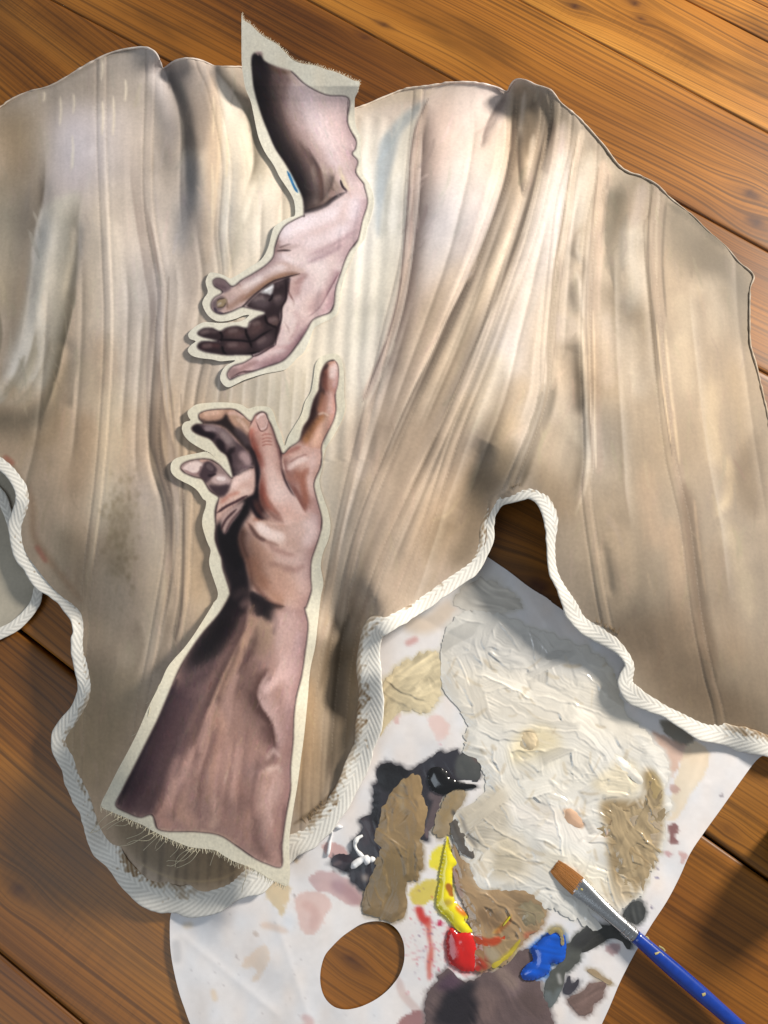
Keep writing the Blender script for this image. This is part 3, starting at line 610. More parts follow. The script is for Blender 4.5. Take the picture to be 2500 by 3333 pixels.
# long fine folds that run with the seams: panel coordinate, from, to, groove or ridge
_rf = np.random.default_rng(21); FOLDS = []
for _a, _b, _n in ((.3, 3.9, 12), (5.1, 9.0, 17), (9.1, 11.8, 7)):
    for _s in np.linspace(_a, _b, _n):
        v0 = _rf.uniform(330, 1100); FOLDS.append((_s+_rf.uniform(-.08, .08), v0, min(v0+_rf.uniform(450, 1100), 2300), _rf.choice([-1, -1, .7])))
def fold_x(s, v):
    i = int(np.floor(s)); x0 = seam_x(i, v); x1 = seam_x(i+1, v); return x0+(x1-x0)*(s-i)
def paint_corset():
    C = Canvas(-180, 100, 2680, 2960, .5, (190, 172, 148))
    f, k = C.f, C.k
    KA = (0, 0, 1.2742); KB = (1180, 250, 1.2568); KC = (0, 1300, 1.2568); e = C.e
    # ---- broad tones of the whole cloth
    f(np.array([(-300,0),(800,0),(760,700),(740,1300),(-300,1300)], float), (196, 183, 168), 130)
    f(np.array([(-300,1250),(700,1200),(640,3000),(-300,3000)], float), (204, 178, 146), 130)
    f(np.array([(1250,200),(1900,200),(1700,900),(1400,1500),(1150,1500)], float), (200, 185, 172), 120)
    f(np.array([(1900,300),(2700,600),(2700,2600),(2000,2300),(1850,1200)], float), (168, 148, 119), 120)
    f(np.array([(740,400),(880,300),(1150,360),(1290,480),(1270,900),(1250,1300),(1120,1560),(960,1600),(830,1400),(770,1000)], float), (216, 209, 190), 60)
    # ---- left half
    C.T = KA
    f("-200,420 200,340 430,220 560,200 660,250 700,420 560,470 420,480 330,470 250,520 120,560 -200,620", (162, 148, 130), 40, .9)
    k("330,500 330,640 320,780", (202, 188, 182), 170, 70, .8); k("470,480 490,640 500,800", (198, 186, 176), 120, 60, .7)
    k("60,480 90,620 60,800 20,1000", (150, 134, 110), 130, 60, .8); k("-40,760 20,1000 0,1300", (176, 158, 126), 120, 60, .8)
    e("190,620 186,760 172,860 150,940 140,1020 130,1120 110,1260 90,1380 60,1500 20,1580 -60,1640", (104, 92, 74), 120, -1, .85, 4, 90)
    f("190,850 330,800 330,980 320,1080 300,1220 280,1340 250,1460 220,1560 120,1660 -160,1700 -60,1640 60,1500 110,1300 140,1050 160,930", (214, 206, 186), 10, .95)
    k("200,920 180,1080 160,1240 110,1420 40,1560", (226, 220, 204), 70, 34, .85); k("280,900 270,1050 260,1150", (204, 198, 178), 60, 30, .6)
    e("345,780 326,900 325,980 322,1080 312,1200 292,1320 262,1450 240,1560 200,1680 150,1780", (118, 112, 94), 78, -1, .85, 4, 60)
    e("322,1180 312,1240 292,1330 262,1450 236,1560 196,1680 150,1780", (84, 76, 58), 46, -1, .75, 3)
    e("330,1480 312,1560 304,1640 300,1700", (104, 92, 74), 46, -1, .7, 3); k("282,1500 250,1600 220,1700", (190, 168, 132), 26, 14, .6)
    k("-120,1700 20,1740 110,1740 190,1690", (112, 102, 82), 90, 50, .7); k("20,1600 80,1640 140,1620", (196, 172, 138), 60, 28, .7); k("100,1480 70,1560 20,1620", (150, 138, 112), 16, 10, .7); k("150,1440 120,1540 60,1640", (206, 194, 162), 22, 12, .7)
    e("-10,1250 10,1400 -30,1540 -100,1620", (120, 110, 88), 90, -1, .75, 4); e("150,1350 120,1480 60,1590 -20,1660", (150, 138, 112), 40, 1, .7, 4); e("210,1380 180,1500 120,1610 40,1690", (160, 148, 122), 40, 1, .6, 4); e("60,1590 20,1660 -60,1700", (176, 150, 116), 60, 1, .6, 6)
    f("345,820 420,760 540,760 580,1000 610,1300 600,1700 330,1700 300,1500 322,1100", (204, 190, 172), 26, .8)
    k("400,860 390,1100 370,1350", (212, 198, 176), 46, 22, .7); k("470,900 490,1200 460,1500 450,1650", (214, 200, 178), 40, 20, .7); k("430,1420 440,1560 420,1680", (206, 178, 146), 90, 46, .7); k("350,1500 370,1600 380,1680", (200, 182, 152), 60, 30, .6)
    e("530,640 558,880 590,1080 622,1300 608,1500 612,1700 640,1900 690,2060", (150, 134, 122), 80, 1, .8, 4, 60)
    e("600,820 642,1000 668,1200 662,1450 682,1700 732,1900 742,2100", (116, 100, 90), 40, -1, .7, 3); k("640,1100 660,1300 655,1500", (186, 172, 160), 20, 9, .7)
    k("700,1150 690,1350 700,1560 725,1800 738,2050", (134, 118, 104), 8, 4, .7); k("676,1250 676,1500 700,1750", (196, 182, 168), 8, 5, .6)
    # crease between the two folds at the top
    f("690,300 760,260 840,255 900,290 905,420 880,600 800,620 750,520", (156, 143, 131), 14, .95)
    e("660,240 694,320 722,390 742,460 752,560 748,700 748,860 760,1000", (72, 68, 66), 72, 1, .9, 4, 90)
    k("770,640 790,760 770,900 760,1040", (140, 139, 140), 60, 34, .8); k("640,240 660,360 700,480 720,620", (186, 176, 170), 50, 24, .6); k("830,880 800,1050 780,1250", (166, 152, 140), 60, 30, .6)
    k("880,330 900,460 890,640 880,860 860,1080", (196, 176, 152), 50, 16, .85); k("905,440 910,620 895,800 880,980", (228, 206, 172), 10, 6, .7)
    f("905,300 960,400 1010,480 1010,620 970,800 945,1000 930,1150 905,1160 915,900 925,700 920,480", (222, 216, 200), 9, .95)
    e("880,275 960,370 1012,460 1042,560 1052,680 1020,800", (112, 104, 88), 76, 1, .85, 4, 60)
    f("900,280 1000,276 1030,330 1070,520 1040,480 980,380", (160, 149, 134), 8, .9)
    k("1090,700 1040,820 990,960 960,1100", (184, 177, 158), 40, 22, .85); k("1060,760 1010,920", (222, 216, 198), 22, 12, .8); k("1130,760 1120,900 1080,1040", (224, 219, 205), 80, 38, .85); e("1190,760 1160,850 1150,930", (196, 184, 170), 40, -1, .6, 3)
    for x0, y0, y1 in ((250,400,520),(305,390,470),(422,240,330),(425,420,560),(470,400,560),(182,380,420),(520,330,420),(885,400,560),(940,560,740),(300,560,700),(880,680,900)):
        k("%d,%d %d,%d %d,%d" % (x0, y0, x0+3, (y0+y1)/2, x0-2, y1), (232, 216, 182), 7, 4, .65)
    k("0,445 110,390 220,350 340,290 440,236 560,205", (132, 118, 98), 14, 12, .5)
    # busk ridges between the hands
    C.T = K3
    for x in (930, 985, 1040, 1100, 1150, 1205, 1260, 1310, 1390):
        e("%d,120 %d,330 %d,520" % (x+14, x, x-10), (172, 162, 138), 34, -1, .55, 2.5); k("%d,120 %d,330 %d,520" % (x+22, x+8, x-2), (228, 221, 202), 8, 4, .5)
    # ---- lower left
    C.T = KC
    k("470,-60 470,150 440,350 415,520", (216, 199, 168), 100, 46, .85); k("520,20 510,200 480,330", (206, 182, 152), 60, 30, .6); k("350,60 330,220 300,380", (176, 148, 116), 70, 40, .6); k("250,60 200,150 120,180", (176, 150, 114), 60, 36, .6)
    k("580,60 570,260 600,420", (202, 180, 158), 60, 26, .7); k("410,460 380,620 350,760", (222, 202, 166), 12, 7, .7)
    rg = np.random.default_rng(9)
    for i in range(160):
        x, y = rg.normal(495, 38), rg.normal(530, 130); k("%f,%f %f,%f" % (x, y-6, x+rg.normal(0, 3), y+6), (126, 104, 66), rg.uniform(6, 16), 5, .16)
    k("500,420 490,560 470,720", (150, 128, 90), 90, 40, .45); k("240,520 260,640 240,760", (172, 158, 130), 80, 44, .5); k("300,560 330,700 300,850", (166, 140, 106), 90, 50, .5)
    e("600,-40 604,150 640,270 676,400 692,470", (122, 106, 94), 60, 1, .85, 3, 30)
    e("652,-40 664,200 704,380 708,600 694,800 650,1000", (112, 96, 82), 62, -1, .85, 4)
    k("742,-20 746,300 752,600 742,850 712,1010", (110, 95, 82), 9, 4, .8); k("722,20 726,300 728,600", (188, 170, 150), 14, 7, .6); k("690,60 700,260 722,420", (176, 158, 142), 16, 8, .6)
    k("800,430 802,640 800,820", (200, 172, 136), 66, 28, .85); k("780,60 770,200 790,330", (204, 180, 148), 50, 24, .7); k("640,560 640,800 600,1040", (206, 184, 152), 70, 32, .75); e("690,840 660,1000 610,1130", (150, 130, 106), 60, 1, .6, 4)
    k("380,900 440,1050 480,1200", (186, 160, 126), 130, 60, .6); k("540,1000 500,1160 440,1300", (200, 178, 144), 80, 40, .6)
    k("20,240 80,330 130,420 140,560 220,680 330,820", (164, 128, 94), 22, 14, .6); k("20,236 52,262", (198, 116, 90), 18, 8, .75); k("148,600 190,665", (196, 116, 90), 16, 8, .7)
    k("1390,240 1350,480 1330,640", (208, 194, 166), 60, 30, .8)
    for o_ in range(9):
        x = 1370+o_*34; k("%d,120 %d,420 %d,760 %d,960" % (x+130, x+20, x-40-o_*6, x-70-o_*14), [(206, 188, 160), (160, 136, 112)][o_ % 2], 16, 9, .5)
    e("1500,180 1420,420 1350,660 1290,900", (134, 114, 94), 60, 1, .6, 4); e("1560,180 1500,420 1400,700 1330,960", (214, 196, 168), 50, -1, .6, 5); e("1640,260 1560,480 1460,720 1400,900", (112, 94, 74), 70, 1, .65, 4)
    k("1440,300 1380,520 1330,700", (196, 178, 152), 30, 16, .6); k("1590,340 1500,600 1440,800", (190, 168, 136), 30, 14, .6); e("1360,880 1330,1050 1300,1200", (92, 78, 60), 70, 1, .7, 6); k("1460,960 1420,1080 1390,1260", (120, 102, 78), 40, 20, .6)  # last dark strokes carry the ridge's shadow beside the lower piece
    e("560,880 590,1000 560,1120 500,1240", (140, 120, 94), 70, -1, .55, 8); k("430,700 470,860 440,1000", (204, 182, 150), 60, 34, .55); k("340,1060 380,1180 420,1330", (150, 128, 98), 70, 40, .55)
    # ---- right half, upper
    C.T = KB
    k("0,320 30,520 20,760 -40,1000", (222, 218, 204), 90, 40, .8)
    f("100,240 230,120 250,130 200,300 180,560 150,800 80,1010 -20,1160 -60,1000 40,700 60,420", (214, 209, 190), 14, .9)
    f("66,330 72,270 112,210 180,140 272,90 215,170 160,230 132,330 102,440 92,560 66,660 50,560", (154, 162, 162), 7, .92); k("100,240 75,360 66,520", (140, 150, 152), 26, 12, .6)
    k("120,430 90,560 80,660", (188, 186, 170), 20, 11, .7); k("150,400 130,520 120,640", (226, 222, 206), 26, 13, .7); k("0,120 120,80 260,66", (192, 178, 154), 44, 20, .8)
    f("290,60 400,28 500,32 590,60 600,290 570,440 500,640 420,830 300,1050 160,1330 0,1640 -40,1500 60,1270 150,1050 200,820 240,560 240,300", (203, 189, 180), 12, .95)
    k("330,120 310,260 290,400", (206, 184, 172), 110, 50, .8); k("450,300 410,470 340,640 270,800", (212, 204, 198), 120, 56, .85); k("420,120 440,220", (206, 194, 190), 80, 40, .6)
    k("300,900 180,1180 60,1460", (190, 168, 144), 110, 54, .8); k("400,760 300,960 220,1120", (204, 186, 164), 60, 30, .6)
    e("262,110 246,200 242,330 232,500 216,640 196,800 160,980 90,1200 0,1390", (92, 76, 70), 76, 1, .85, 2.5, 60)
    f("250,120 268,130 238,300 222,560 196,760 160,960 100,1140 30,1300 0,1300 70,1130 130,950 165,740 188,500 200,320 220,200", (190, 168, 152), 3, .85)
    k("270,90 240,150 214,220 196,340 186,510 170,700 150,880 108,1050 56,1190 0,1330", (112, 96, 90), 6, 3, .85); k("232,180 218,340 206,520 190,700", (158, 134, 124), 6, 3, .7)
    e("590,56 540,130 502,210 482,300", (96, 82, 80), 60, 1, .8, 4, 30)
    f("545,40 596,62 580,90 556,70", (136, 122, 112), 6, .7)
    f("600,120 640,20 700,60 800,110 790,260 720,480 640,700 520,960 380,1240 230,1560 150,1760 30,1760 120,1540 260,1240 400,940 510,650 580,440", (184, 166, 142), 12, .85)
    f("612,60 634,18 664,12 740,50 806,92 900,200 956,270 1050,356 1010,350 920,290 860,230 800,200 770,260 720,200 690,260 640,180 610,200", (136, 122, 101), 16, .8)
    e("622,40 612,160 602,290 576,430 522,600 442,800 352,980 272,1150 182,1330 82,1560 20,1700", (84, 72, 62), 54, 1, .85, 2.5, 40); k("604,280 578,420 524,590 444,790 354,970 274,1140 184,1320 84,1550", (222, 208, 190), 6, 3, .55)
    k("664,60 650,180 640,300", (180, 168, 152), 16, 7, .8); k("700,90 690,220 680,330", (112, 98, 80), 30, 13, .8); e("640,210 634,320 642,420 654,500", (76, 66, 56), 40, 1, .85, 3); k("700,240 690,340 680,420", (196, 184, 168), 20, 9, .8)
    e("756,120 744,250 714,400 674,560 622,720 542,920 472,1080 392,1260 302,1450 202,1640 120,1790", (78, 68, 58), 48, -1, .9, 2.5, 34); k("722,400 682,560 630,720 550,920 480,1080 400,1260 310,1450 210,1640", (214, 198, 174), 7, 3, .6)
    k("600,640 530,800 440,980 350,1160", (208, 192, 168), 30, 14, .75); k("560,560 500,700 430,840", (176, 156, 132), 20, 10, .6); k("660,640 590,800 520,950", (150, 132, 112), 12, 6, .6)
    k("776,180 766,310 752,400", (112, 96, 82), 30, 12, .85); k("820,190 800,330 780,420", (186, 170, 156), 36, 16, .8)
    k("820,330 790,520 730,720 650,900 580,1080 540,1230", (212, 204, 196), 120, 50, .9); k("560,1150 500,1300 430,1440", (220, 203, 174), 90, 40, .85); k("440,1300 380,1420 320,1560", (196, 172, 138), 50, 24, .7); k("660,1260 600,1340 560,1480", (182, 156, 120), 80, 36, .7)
    k("540,1400 480,1540 420,1680", (120, 104, 80), 70, 40, .45); k("600,1500 560,1600 520,1680", (128, 110, 84), 60, 28, .6); e("300,1440 250,1560 180,1700", (110, 94, 74), 50, 1, .7, 3)  # dark strokes: shade above and left of the arch, painted in
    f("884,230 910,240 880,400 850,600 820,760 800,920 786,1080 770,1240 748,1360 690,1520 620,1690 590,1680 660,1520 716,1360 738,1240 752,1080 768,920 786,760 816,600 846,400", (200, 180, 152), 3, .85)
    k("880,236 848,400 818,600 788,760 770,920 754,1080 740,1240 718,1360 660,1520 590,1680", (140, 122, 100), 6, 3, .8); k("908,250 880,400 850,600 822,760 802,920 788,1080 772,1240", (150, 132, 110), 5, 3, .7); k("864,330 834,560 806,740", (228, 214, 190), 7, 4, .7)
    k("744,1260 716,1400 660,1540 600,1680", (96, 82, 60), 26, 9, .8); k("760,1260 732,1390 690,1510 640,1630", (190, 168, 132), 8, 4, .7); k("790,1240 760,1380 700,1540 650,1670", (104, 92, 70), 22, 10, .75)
    k("930,330 900,470 880,600", (206, 195, 173), 56, 28, .7); f("832,700 872,664 890,740 852,790 826,760", (150, 137, 117), 9, .55); f("818,880 862,824 894,900 884,966 828,950", (148, 135, 115), 10, .55); k("890,640 880,700 890,760", (222, 207, 182), 12, 8, .6); k("876,800 894,870 902,980", (222, 207, 182), 14, 8, .6); f("796,970 880,1000 890,1070 800,1090 790,1030", (172, 157, 138), 9, .8)  # wrinkle hollows and lit edges, here and below, painted into the cloth
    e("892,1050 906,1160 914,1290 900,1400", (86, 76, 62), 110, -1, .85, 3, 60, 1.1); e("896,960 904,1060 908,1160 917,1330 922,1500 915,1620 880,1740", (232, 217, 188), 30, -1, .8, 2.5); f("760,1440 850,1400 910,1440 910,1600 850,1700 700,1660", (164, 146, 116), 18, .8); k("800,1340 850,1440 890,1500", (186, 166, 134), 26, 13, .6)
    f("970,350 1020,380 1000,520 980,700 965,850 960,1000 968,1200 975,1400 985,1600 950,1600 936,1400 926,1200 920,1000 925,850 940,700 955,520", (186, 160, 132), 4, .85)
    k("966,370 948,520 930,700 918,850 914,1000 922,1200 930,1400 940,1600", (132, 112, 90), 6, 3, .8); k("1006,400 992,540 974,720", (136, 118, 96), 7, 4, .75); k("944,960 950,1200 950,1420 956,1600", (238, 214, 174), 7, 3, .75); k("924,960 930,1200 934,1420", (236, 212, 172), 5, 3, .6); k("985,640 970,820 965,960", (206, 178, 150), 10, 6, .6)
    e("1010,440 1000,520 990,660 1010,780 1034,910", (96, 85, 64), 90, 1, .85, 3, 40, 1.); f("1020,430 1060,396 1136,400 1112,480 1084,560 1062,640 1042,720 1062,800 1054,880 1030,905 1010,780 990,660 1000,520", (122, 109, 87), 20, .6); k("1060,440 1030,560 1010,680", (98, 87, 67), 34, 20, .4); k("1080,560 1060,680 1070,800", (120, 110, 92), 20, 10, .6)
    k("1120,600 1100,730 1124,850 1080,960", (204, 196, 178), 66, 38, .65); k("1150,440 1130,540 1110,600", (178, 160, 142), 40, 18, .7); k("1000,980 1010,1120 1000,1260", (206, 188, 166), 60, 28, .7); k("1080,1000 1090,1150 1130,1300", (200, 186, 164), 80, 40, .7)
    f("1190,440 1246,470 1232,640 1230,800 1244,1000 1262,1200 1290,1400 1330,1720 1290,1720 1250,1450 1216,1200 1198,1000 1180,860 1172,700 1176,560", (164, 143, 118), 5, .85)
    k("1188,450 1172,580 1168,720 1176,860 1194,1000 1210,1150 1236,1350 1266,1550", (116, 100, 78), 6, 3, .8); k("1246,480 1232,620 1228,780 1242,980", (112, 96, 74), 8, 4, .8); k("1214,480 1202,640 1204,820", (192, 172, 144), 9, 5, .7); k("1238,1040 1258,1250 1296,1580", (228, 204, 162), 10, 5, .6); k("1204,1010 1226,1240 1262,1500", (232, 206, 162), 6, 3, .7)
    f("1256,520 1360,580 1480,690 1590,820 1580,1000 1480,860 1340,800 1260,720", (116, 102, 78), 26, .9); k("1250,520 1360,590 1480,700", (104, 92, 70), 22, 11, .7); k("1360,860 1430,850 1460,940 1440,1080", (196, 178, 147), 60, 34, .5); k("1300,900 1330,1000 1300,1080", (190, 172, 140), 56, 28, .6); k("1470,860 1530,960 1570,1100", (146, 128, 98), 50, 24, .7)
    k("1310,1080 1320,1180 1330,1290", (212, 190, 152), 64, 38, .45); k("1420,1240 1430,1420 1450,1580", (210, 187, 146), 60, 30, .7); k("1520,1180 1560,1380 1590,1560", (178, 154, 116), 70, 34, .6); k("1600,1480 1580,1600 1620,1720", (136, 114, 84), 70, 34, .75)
    # ---- lower right
    C.T = K4
    f("-160,330 300,330 440,560 440,720 400,960 200,1090 0,1200 -120,1250 -160,800", (180, 156, 130), 60, .7)
    k("560,330 500,420 520,500 500,600", (182, 156, 118), 70, 34, .7)
    k("500,380 390,600 310,760 260,860", (116, 101, 78), 50, 34, .5)  # shadow left of the arch painted into the cloth, with the next stroke
    k("440,560 400,700 370,860 300,980", (126, 110, 86), 80, 36, .75)
    k("300,780 250,820 200,960", (138, 120, 94), 60, 30, .6)
    k("740,380 720,520 740,640 800,760", (166, 142, 110), 100, 46, .75)
    k("820,460 830,600 850,620", (150, 128, 98), 60, 30, .6)
    k("880,440 885,520 870,640 830,760", (218, 200, 170), 10, 6, .6)
    k("1000,820 1040,1000 1020,1180", (206, 180, 144), 70, 34, .7)
    k("1130,560 1150,760 1180,900", (196, 164, 128), 60, 30, .6)
    k("1300,640 1320,800 1340,1000 1380,1250 1420,1460", (128, 104, 78), 50, 24, .85)
    k("1340,700 1360,900 1390,1100", (200, 168, 128), 8, 5, .7)
    k("1240,800 1270,1000 1290,1250", (196, 162, 124), 60, 30, .6)
    k("1480,520 1500,650 1440,760", (230, 202, 152), 34, 18, .6)
    k("1590,520 1560,640 1600,740", (134, 112, 82), 80, 40, .8)
    k("1480,800 1540,1000 1580,1200", (206, 182, 140), 60, 30, .6)
    k("1430,900 1470,1150 1520,1400", (176, 148, 112), 90, 44, .6)
    f("1000,1240 1330,1200 1430,1460 1600,1660 1250,1560 1060,1380", (166, 138, 104), 30, .7)
    # ---- foot of the corset, both sides of the lower piece
    C.T = K5
    f("330,0 620,0 520,300 430,500 330,420 250,280", (178, 156, 122), 22, .9)
    f("560,560 900,660 1060,840 900,900 760,880 600,800 500,660", (150, 130, 100), 16, .95)
    for x in (620, 690, 760, 800, 850, 900, 950, 1000):
        k("%d,%d %d,%d" % (x+10, 690, x, 900), (122, 106, 84), 14, 7, .6)
    k("590,800 680,850 800,885 940,880 1030,840", (196, 170, 124), 7, 4, .55)
    f("1300,20 1360,40 1390,300 1400,560 1290,620 1270,400", (178, 148, 110), 12, .8)
    k("1330,60 1310,300 1290,560", (206, 176, 130), 7, 4, .5)
    k("1300,120 1280,400", (160, 128, 92), 7, 4, .6)
    f("1380,-60 1560,-150 1570,80 1540,280 1400,520 1400,300", (140, 122, 96), 34, .85)
    e("1530,-330 1460,-150 1436,60 1418,300 1398,520", (84, 72, 55), 80, 1, .75, 6)  # shadow of the ridge painted into the cloth, with the fill above
    k("1520,-60 1520,150 1480,330", (150, 132, 102), 30, 14, .7)
    k("1270,640 1380,560 1480,450 1540,320", (112, 90, 62), 12, 6, .8)
    # stitching beside every channel
    for i in range(1, len(SEAMS)-1):
        if i == 4: continue
        v = np.arange(160, 2900, 14.); u = seam_x(i, v)
        for du, c, o in ((-15, (112, 94, 76), .16), (15, (112, 94, 76), .16)):
            P = np.c_[u+du, v]
            for j in range(0, len(P)-8, 7): C.k(P[j:j+8], c, 4, 3, o, taper=False)
    sl = lambda u, v: 1.57 if u < 1000 else (1.57+.5*max(0., 1-abs(u-1500)/500.) if u < 2000 else 1.5)
    C.dabs(np.vstack([TOP, HEM[::-1]]), 1600, sl, 90, 9, .045, 77, .38)
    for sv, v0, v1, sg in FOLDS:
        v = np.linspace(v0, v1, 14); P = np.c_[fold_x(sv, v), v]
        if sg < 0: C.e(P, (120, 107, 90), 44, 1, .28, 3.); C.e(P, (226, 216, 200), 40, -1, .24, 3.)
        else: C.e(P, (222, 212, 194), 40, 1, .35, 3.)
    on = ((C.Y[:, None] % 12) < 7) & (C.Y[:, None] > 330) & (C.Y[:, None] < 2450)
    for i in (1, 2, 3, 5, 6, 7, 8, 9, 10, 11):          # rows of stitches along the boning channels
        x = seam_x(i, C.Y)[:, None]
        for du in (-17, 17):
            m = np.clip(1.4-np.abs(C.X[None]-x-du)/2.2, 0, 1)*on*.2
            C.a = C.a*(1-m[..., None])+np.array((230, 216, 188))*m[..., None]
    C.a = C.a.astype(np.float32)
    # streaky dry-brush grain that follows the drape
    gx, gy = np.meshgrid(C.X, C.Y)
    s = drape(gx.ravel(), gy.ravel()).reshape(gx.shape)
    rng = np.random.default_rng(11)
    def lut(a, b, n1, n2):
        g = rng.standard_normal((n1, n2)); a = a % (n1-1); b = b % (n2-1)
        ai = a.astype(int); bi = b.astype(int); ta = a-ai; tb = b-bi
        ta = ta*ta*(3-2*ta); tb = tb*tb*(3-2*tb)
        return (g[ai, bi]*(1-tb)+g[ai, bi+1]*tb)*(1-ta)+(g[ai+1, bi]*(1-tb)+g[ai+1, bi+1]*tb)*ta
    n = lut(s*14+50, gy/170., 400, 60)*.5+lut(s*34+50, gy/90., 900, 80)*.35+lut(s*70+50, gy/60., 1500, 90)*.25
    b = lut(gx/110.+20, gy/130.+5, 90, 90)*.6+lut(gx/42.+20, gy/50.+5, 200, 200)*.4
    w = lut(gx/240.+20, gy/240.+5, 60, 60)
    C.a *= (1+.022*n+.035*b)[..., None].astype(np.float32)
    C.a *= np.stack([1+.02*w, 1+0*w, 1-.035*w], -1).astype(np.float32)
    g_ = C.a.mean(-1, keepdims=True); C.a = 172+(C.a-172)*1.02; C.a = ((g_+(C.a-g_)*.78)*np.array((1.005, .985, .985))).astype(np.float32)
    C.a *= (1.0+.07*np.clip((1500-gy)/700, 0, 1)*np.clip((2050-gx)/500, 0, 1))[..., None].astype(np.float32)      # paler towards the top, fading out at the right
    C.a *= (1-.13*np.clip((gx-1950)/420, 0, 1)-.05*np.clip((gy-1900)/500, 0, 1))[..., None].astype(np.float32)      # darker towards the right and the bottom
    fine = rng.standard_normal(gx.shape)
    C.a *= (1+.02*blur(fine, 1)*2)[..., None].astype(np.float32)
    return C

# ---------------------------------------------------------------- plan units -> floor space
_cp, _sp = math.cos(PITCH), math.sin(PITCH)
def unp(u, v, z=0.):
    """plan point (u right, v down) at height z above the floor -> xyz (N,3)"""
    u = np.atleast_1d(np.asarray(u, float)); v = np.atleast_1d(np.asarray(v, float)); z = np.broadcast_to(np.asarray(z, float), u.shape)
    x = (u-1250)/FPX; y = -(v-1666.5)/FPX
    dy = _cp+y*_sp; dz = -_sp+y*_cp
    t = (CH-z)/(-dz)
    return np.c_[x*t, dy*t, z]
MM = .001
def tag(o, label=None, cat=None, group=None, kind=None):
    if label: o['label'] = label
    if cat: o['category'] = cat
    if group: o['group'] = group
    if kind: o['kind'] = kind
    return o
def empty(name, loc=(0, 0, 0)):
    o = bpy.data.objects.new(name, None); COL.objects.link(o); o.location = loc; o.empty_display_size = .02; return o
def mesh_np(name, V, F, mat=None, parent=None, col=None, normals=None, attrs=None, smooth=True):
    V = np.asarray(V, np.float32); F = np.asarray(F, np.int32); k = F.shape[1]
    me = bpy.data.meshes.new(name)
    me.vertices.add(len(V)); me.vertices.foreach_set('co', V.ravel())
    me.loops.add(F.size); me.loops.foreach_set('vertex_index', F.ravel())
    me.polygons.add(len(F)); me.polygons.foreach_set('loop_start', np.arange(0, F.size, k, dtype=np.int32))
    me.polygons.foreach_set('loop_total', np.full(len(F), k, np.int32))
    me.polygons.foreach_set('use_smooth', np.full(len(F), smooth))
    me.update(calc_edges=True); me.validate()
    if col is not None:
        a = me.color_attributes.new('pigment', 'FLOAT_COLOR', 'POINT')
        a.data.foreach_set('color', np.c_[col, np.ones(len(col))].astype(np.float32).ravel())
    for n, d in (attrs or {}).items():
        d = np.asarray(d, np.float32)
        a = me.attributes.new(n, 'FLOAT' if d.ndim == 1 else 'FLOAT_VECTOR', 'POINT')
        a.data.foreach_set('value' if d.ndim == 1 else 'vector', d.ravel())
    if normals is not None:
        me.normals_split_custom_set_from_vertices([tuple(n) for n in normals])
    if mat: me.materials.append(mat)
    o = bpy.data.objects.new(name, me); COL.objects.link(o)
    if parent:
        o.parent = parent
        o.matrix_parent_inverse = Matrix.Translation(parent.location).inverted() if parent.location.length else Matrix()
    return o
def vnormals(V, F):
    n = np.zeros_like(V)
    a, b, c, d = (V[F[:, i]] for i in range(4))
    fn = np.cross(c-a, d-b)
    for i in range(4): np.add.at(n, F[:, i], fn)
    return n/np.maximum(np.linalg.norm(n, axis=1, keepdims=True), 1e-12)
def sheet(P, step, holes=()):
    """grid of quads filling outline P (plan units), border snapped to the outline"""
    X = np.arange(P[:, 0].min()-step, P[:, 0].max()+step*1.5, step); Y = np.arange(P[:, 1].min()-step, P[:, 1].max()+step*1.5, step)
    m = inside(P, X[:-1]+step/2, Y[:-1]+step/2)
    for h in holes: m &= ~inside(h, X[:-1]+step/2, Y[:-1]+step/2)
    j, i = np.nonzero(m); W = len(X)
    q = np.c_[j*W+i, (j+1)*W+i, (j+1)*W+i+1, j*W+i+1]
    cnt = np.bincount(q.ravel(), minlength=W*len(Y))
    used = np.nonzero(cnt)[0]; rm = np.full(W*len(Y), -1); rm[used] = np.arange(len(used))
    uv = np.c_[X[used % W], Y[used//W]]
    bnd = cnt[used] < 4
    O = np.vstack([resample(np.vstack([h, h[:1]]), 1.) for h in (P,)+tuple(holes)])
    bi = np.nonzero(bnd)[0]
    for s in range(0, len(bi), 400):
        b = bi[s:s+400]; d = ((uv[b][:, None]-O[None])**2).sum(-1); k = d.argmin(1)
        near = d[np.arange(len(b)), k] < (1.6*step)**2
        uv[b[near]] = O[k[near]]
    return uv, rm[q], bnd
def subset(V, F, mask, extra=()):
    f = F[mask]; us, inv = np.unique(f.ravel(), return_inverse=True)
    return us, inv.reshape(f.shape)
def rbf(pt, smooth=1.):
    """thin-plate height from (u, v, mm) control points"""
    p = np.array(pt, float); xy = p[:, :2]/1000.; z = p[:, 2]*MM; n = len(p)
    def U(r2): return r2*np.log(r2+1e-12)
    K = U(((xy[:, None]-xy[None])**2).sum(-1))+np.eye(n)*smooth*1e-3
    Q = np.c_[np.ones(n), xy]; A = np.block([[K, Q], [Q.T, np.zeros((3, 3))]])
    s = np.linalg.solve(A, np.r_[z, 0, 0, 0])
    def f(u, v):
        q = np.c_[u, v]/1000.; o = np.empty(len(q))
        for a in range(0, len(q), 40000):
            b = q[a:a+40000]; o[a:a+40000] = U(((b[:, None]-xy[None])**2).sum(-1))@s[:n]+s[n]+b@s[n+1:]
        return o
    return f
def noise2(u, v, cu, cv, seed, n=128):
    g = np.random.default_rng(seed).standard_normal((n, n))
    a = (np.asarray(u)/cu+37.3) % (n-1); b = (np.asarray(v)/cv+11.7) % (n-1); ai = a.astype(int); bi = b.astype(int); ta = a-ai; tb = b-bi
    ta = ta*ta*(3-2*ta); tb = tb*tb*(3-2*tb)
    return (g[ai, bi]*(1-tb)+g[ai, bi+1]*tb)*(1-ta)+(g[ai+1, bi]*(1-tb)+g[ai+1, bi+1]*tb)*ta
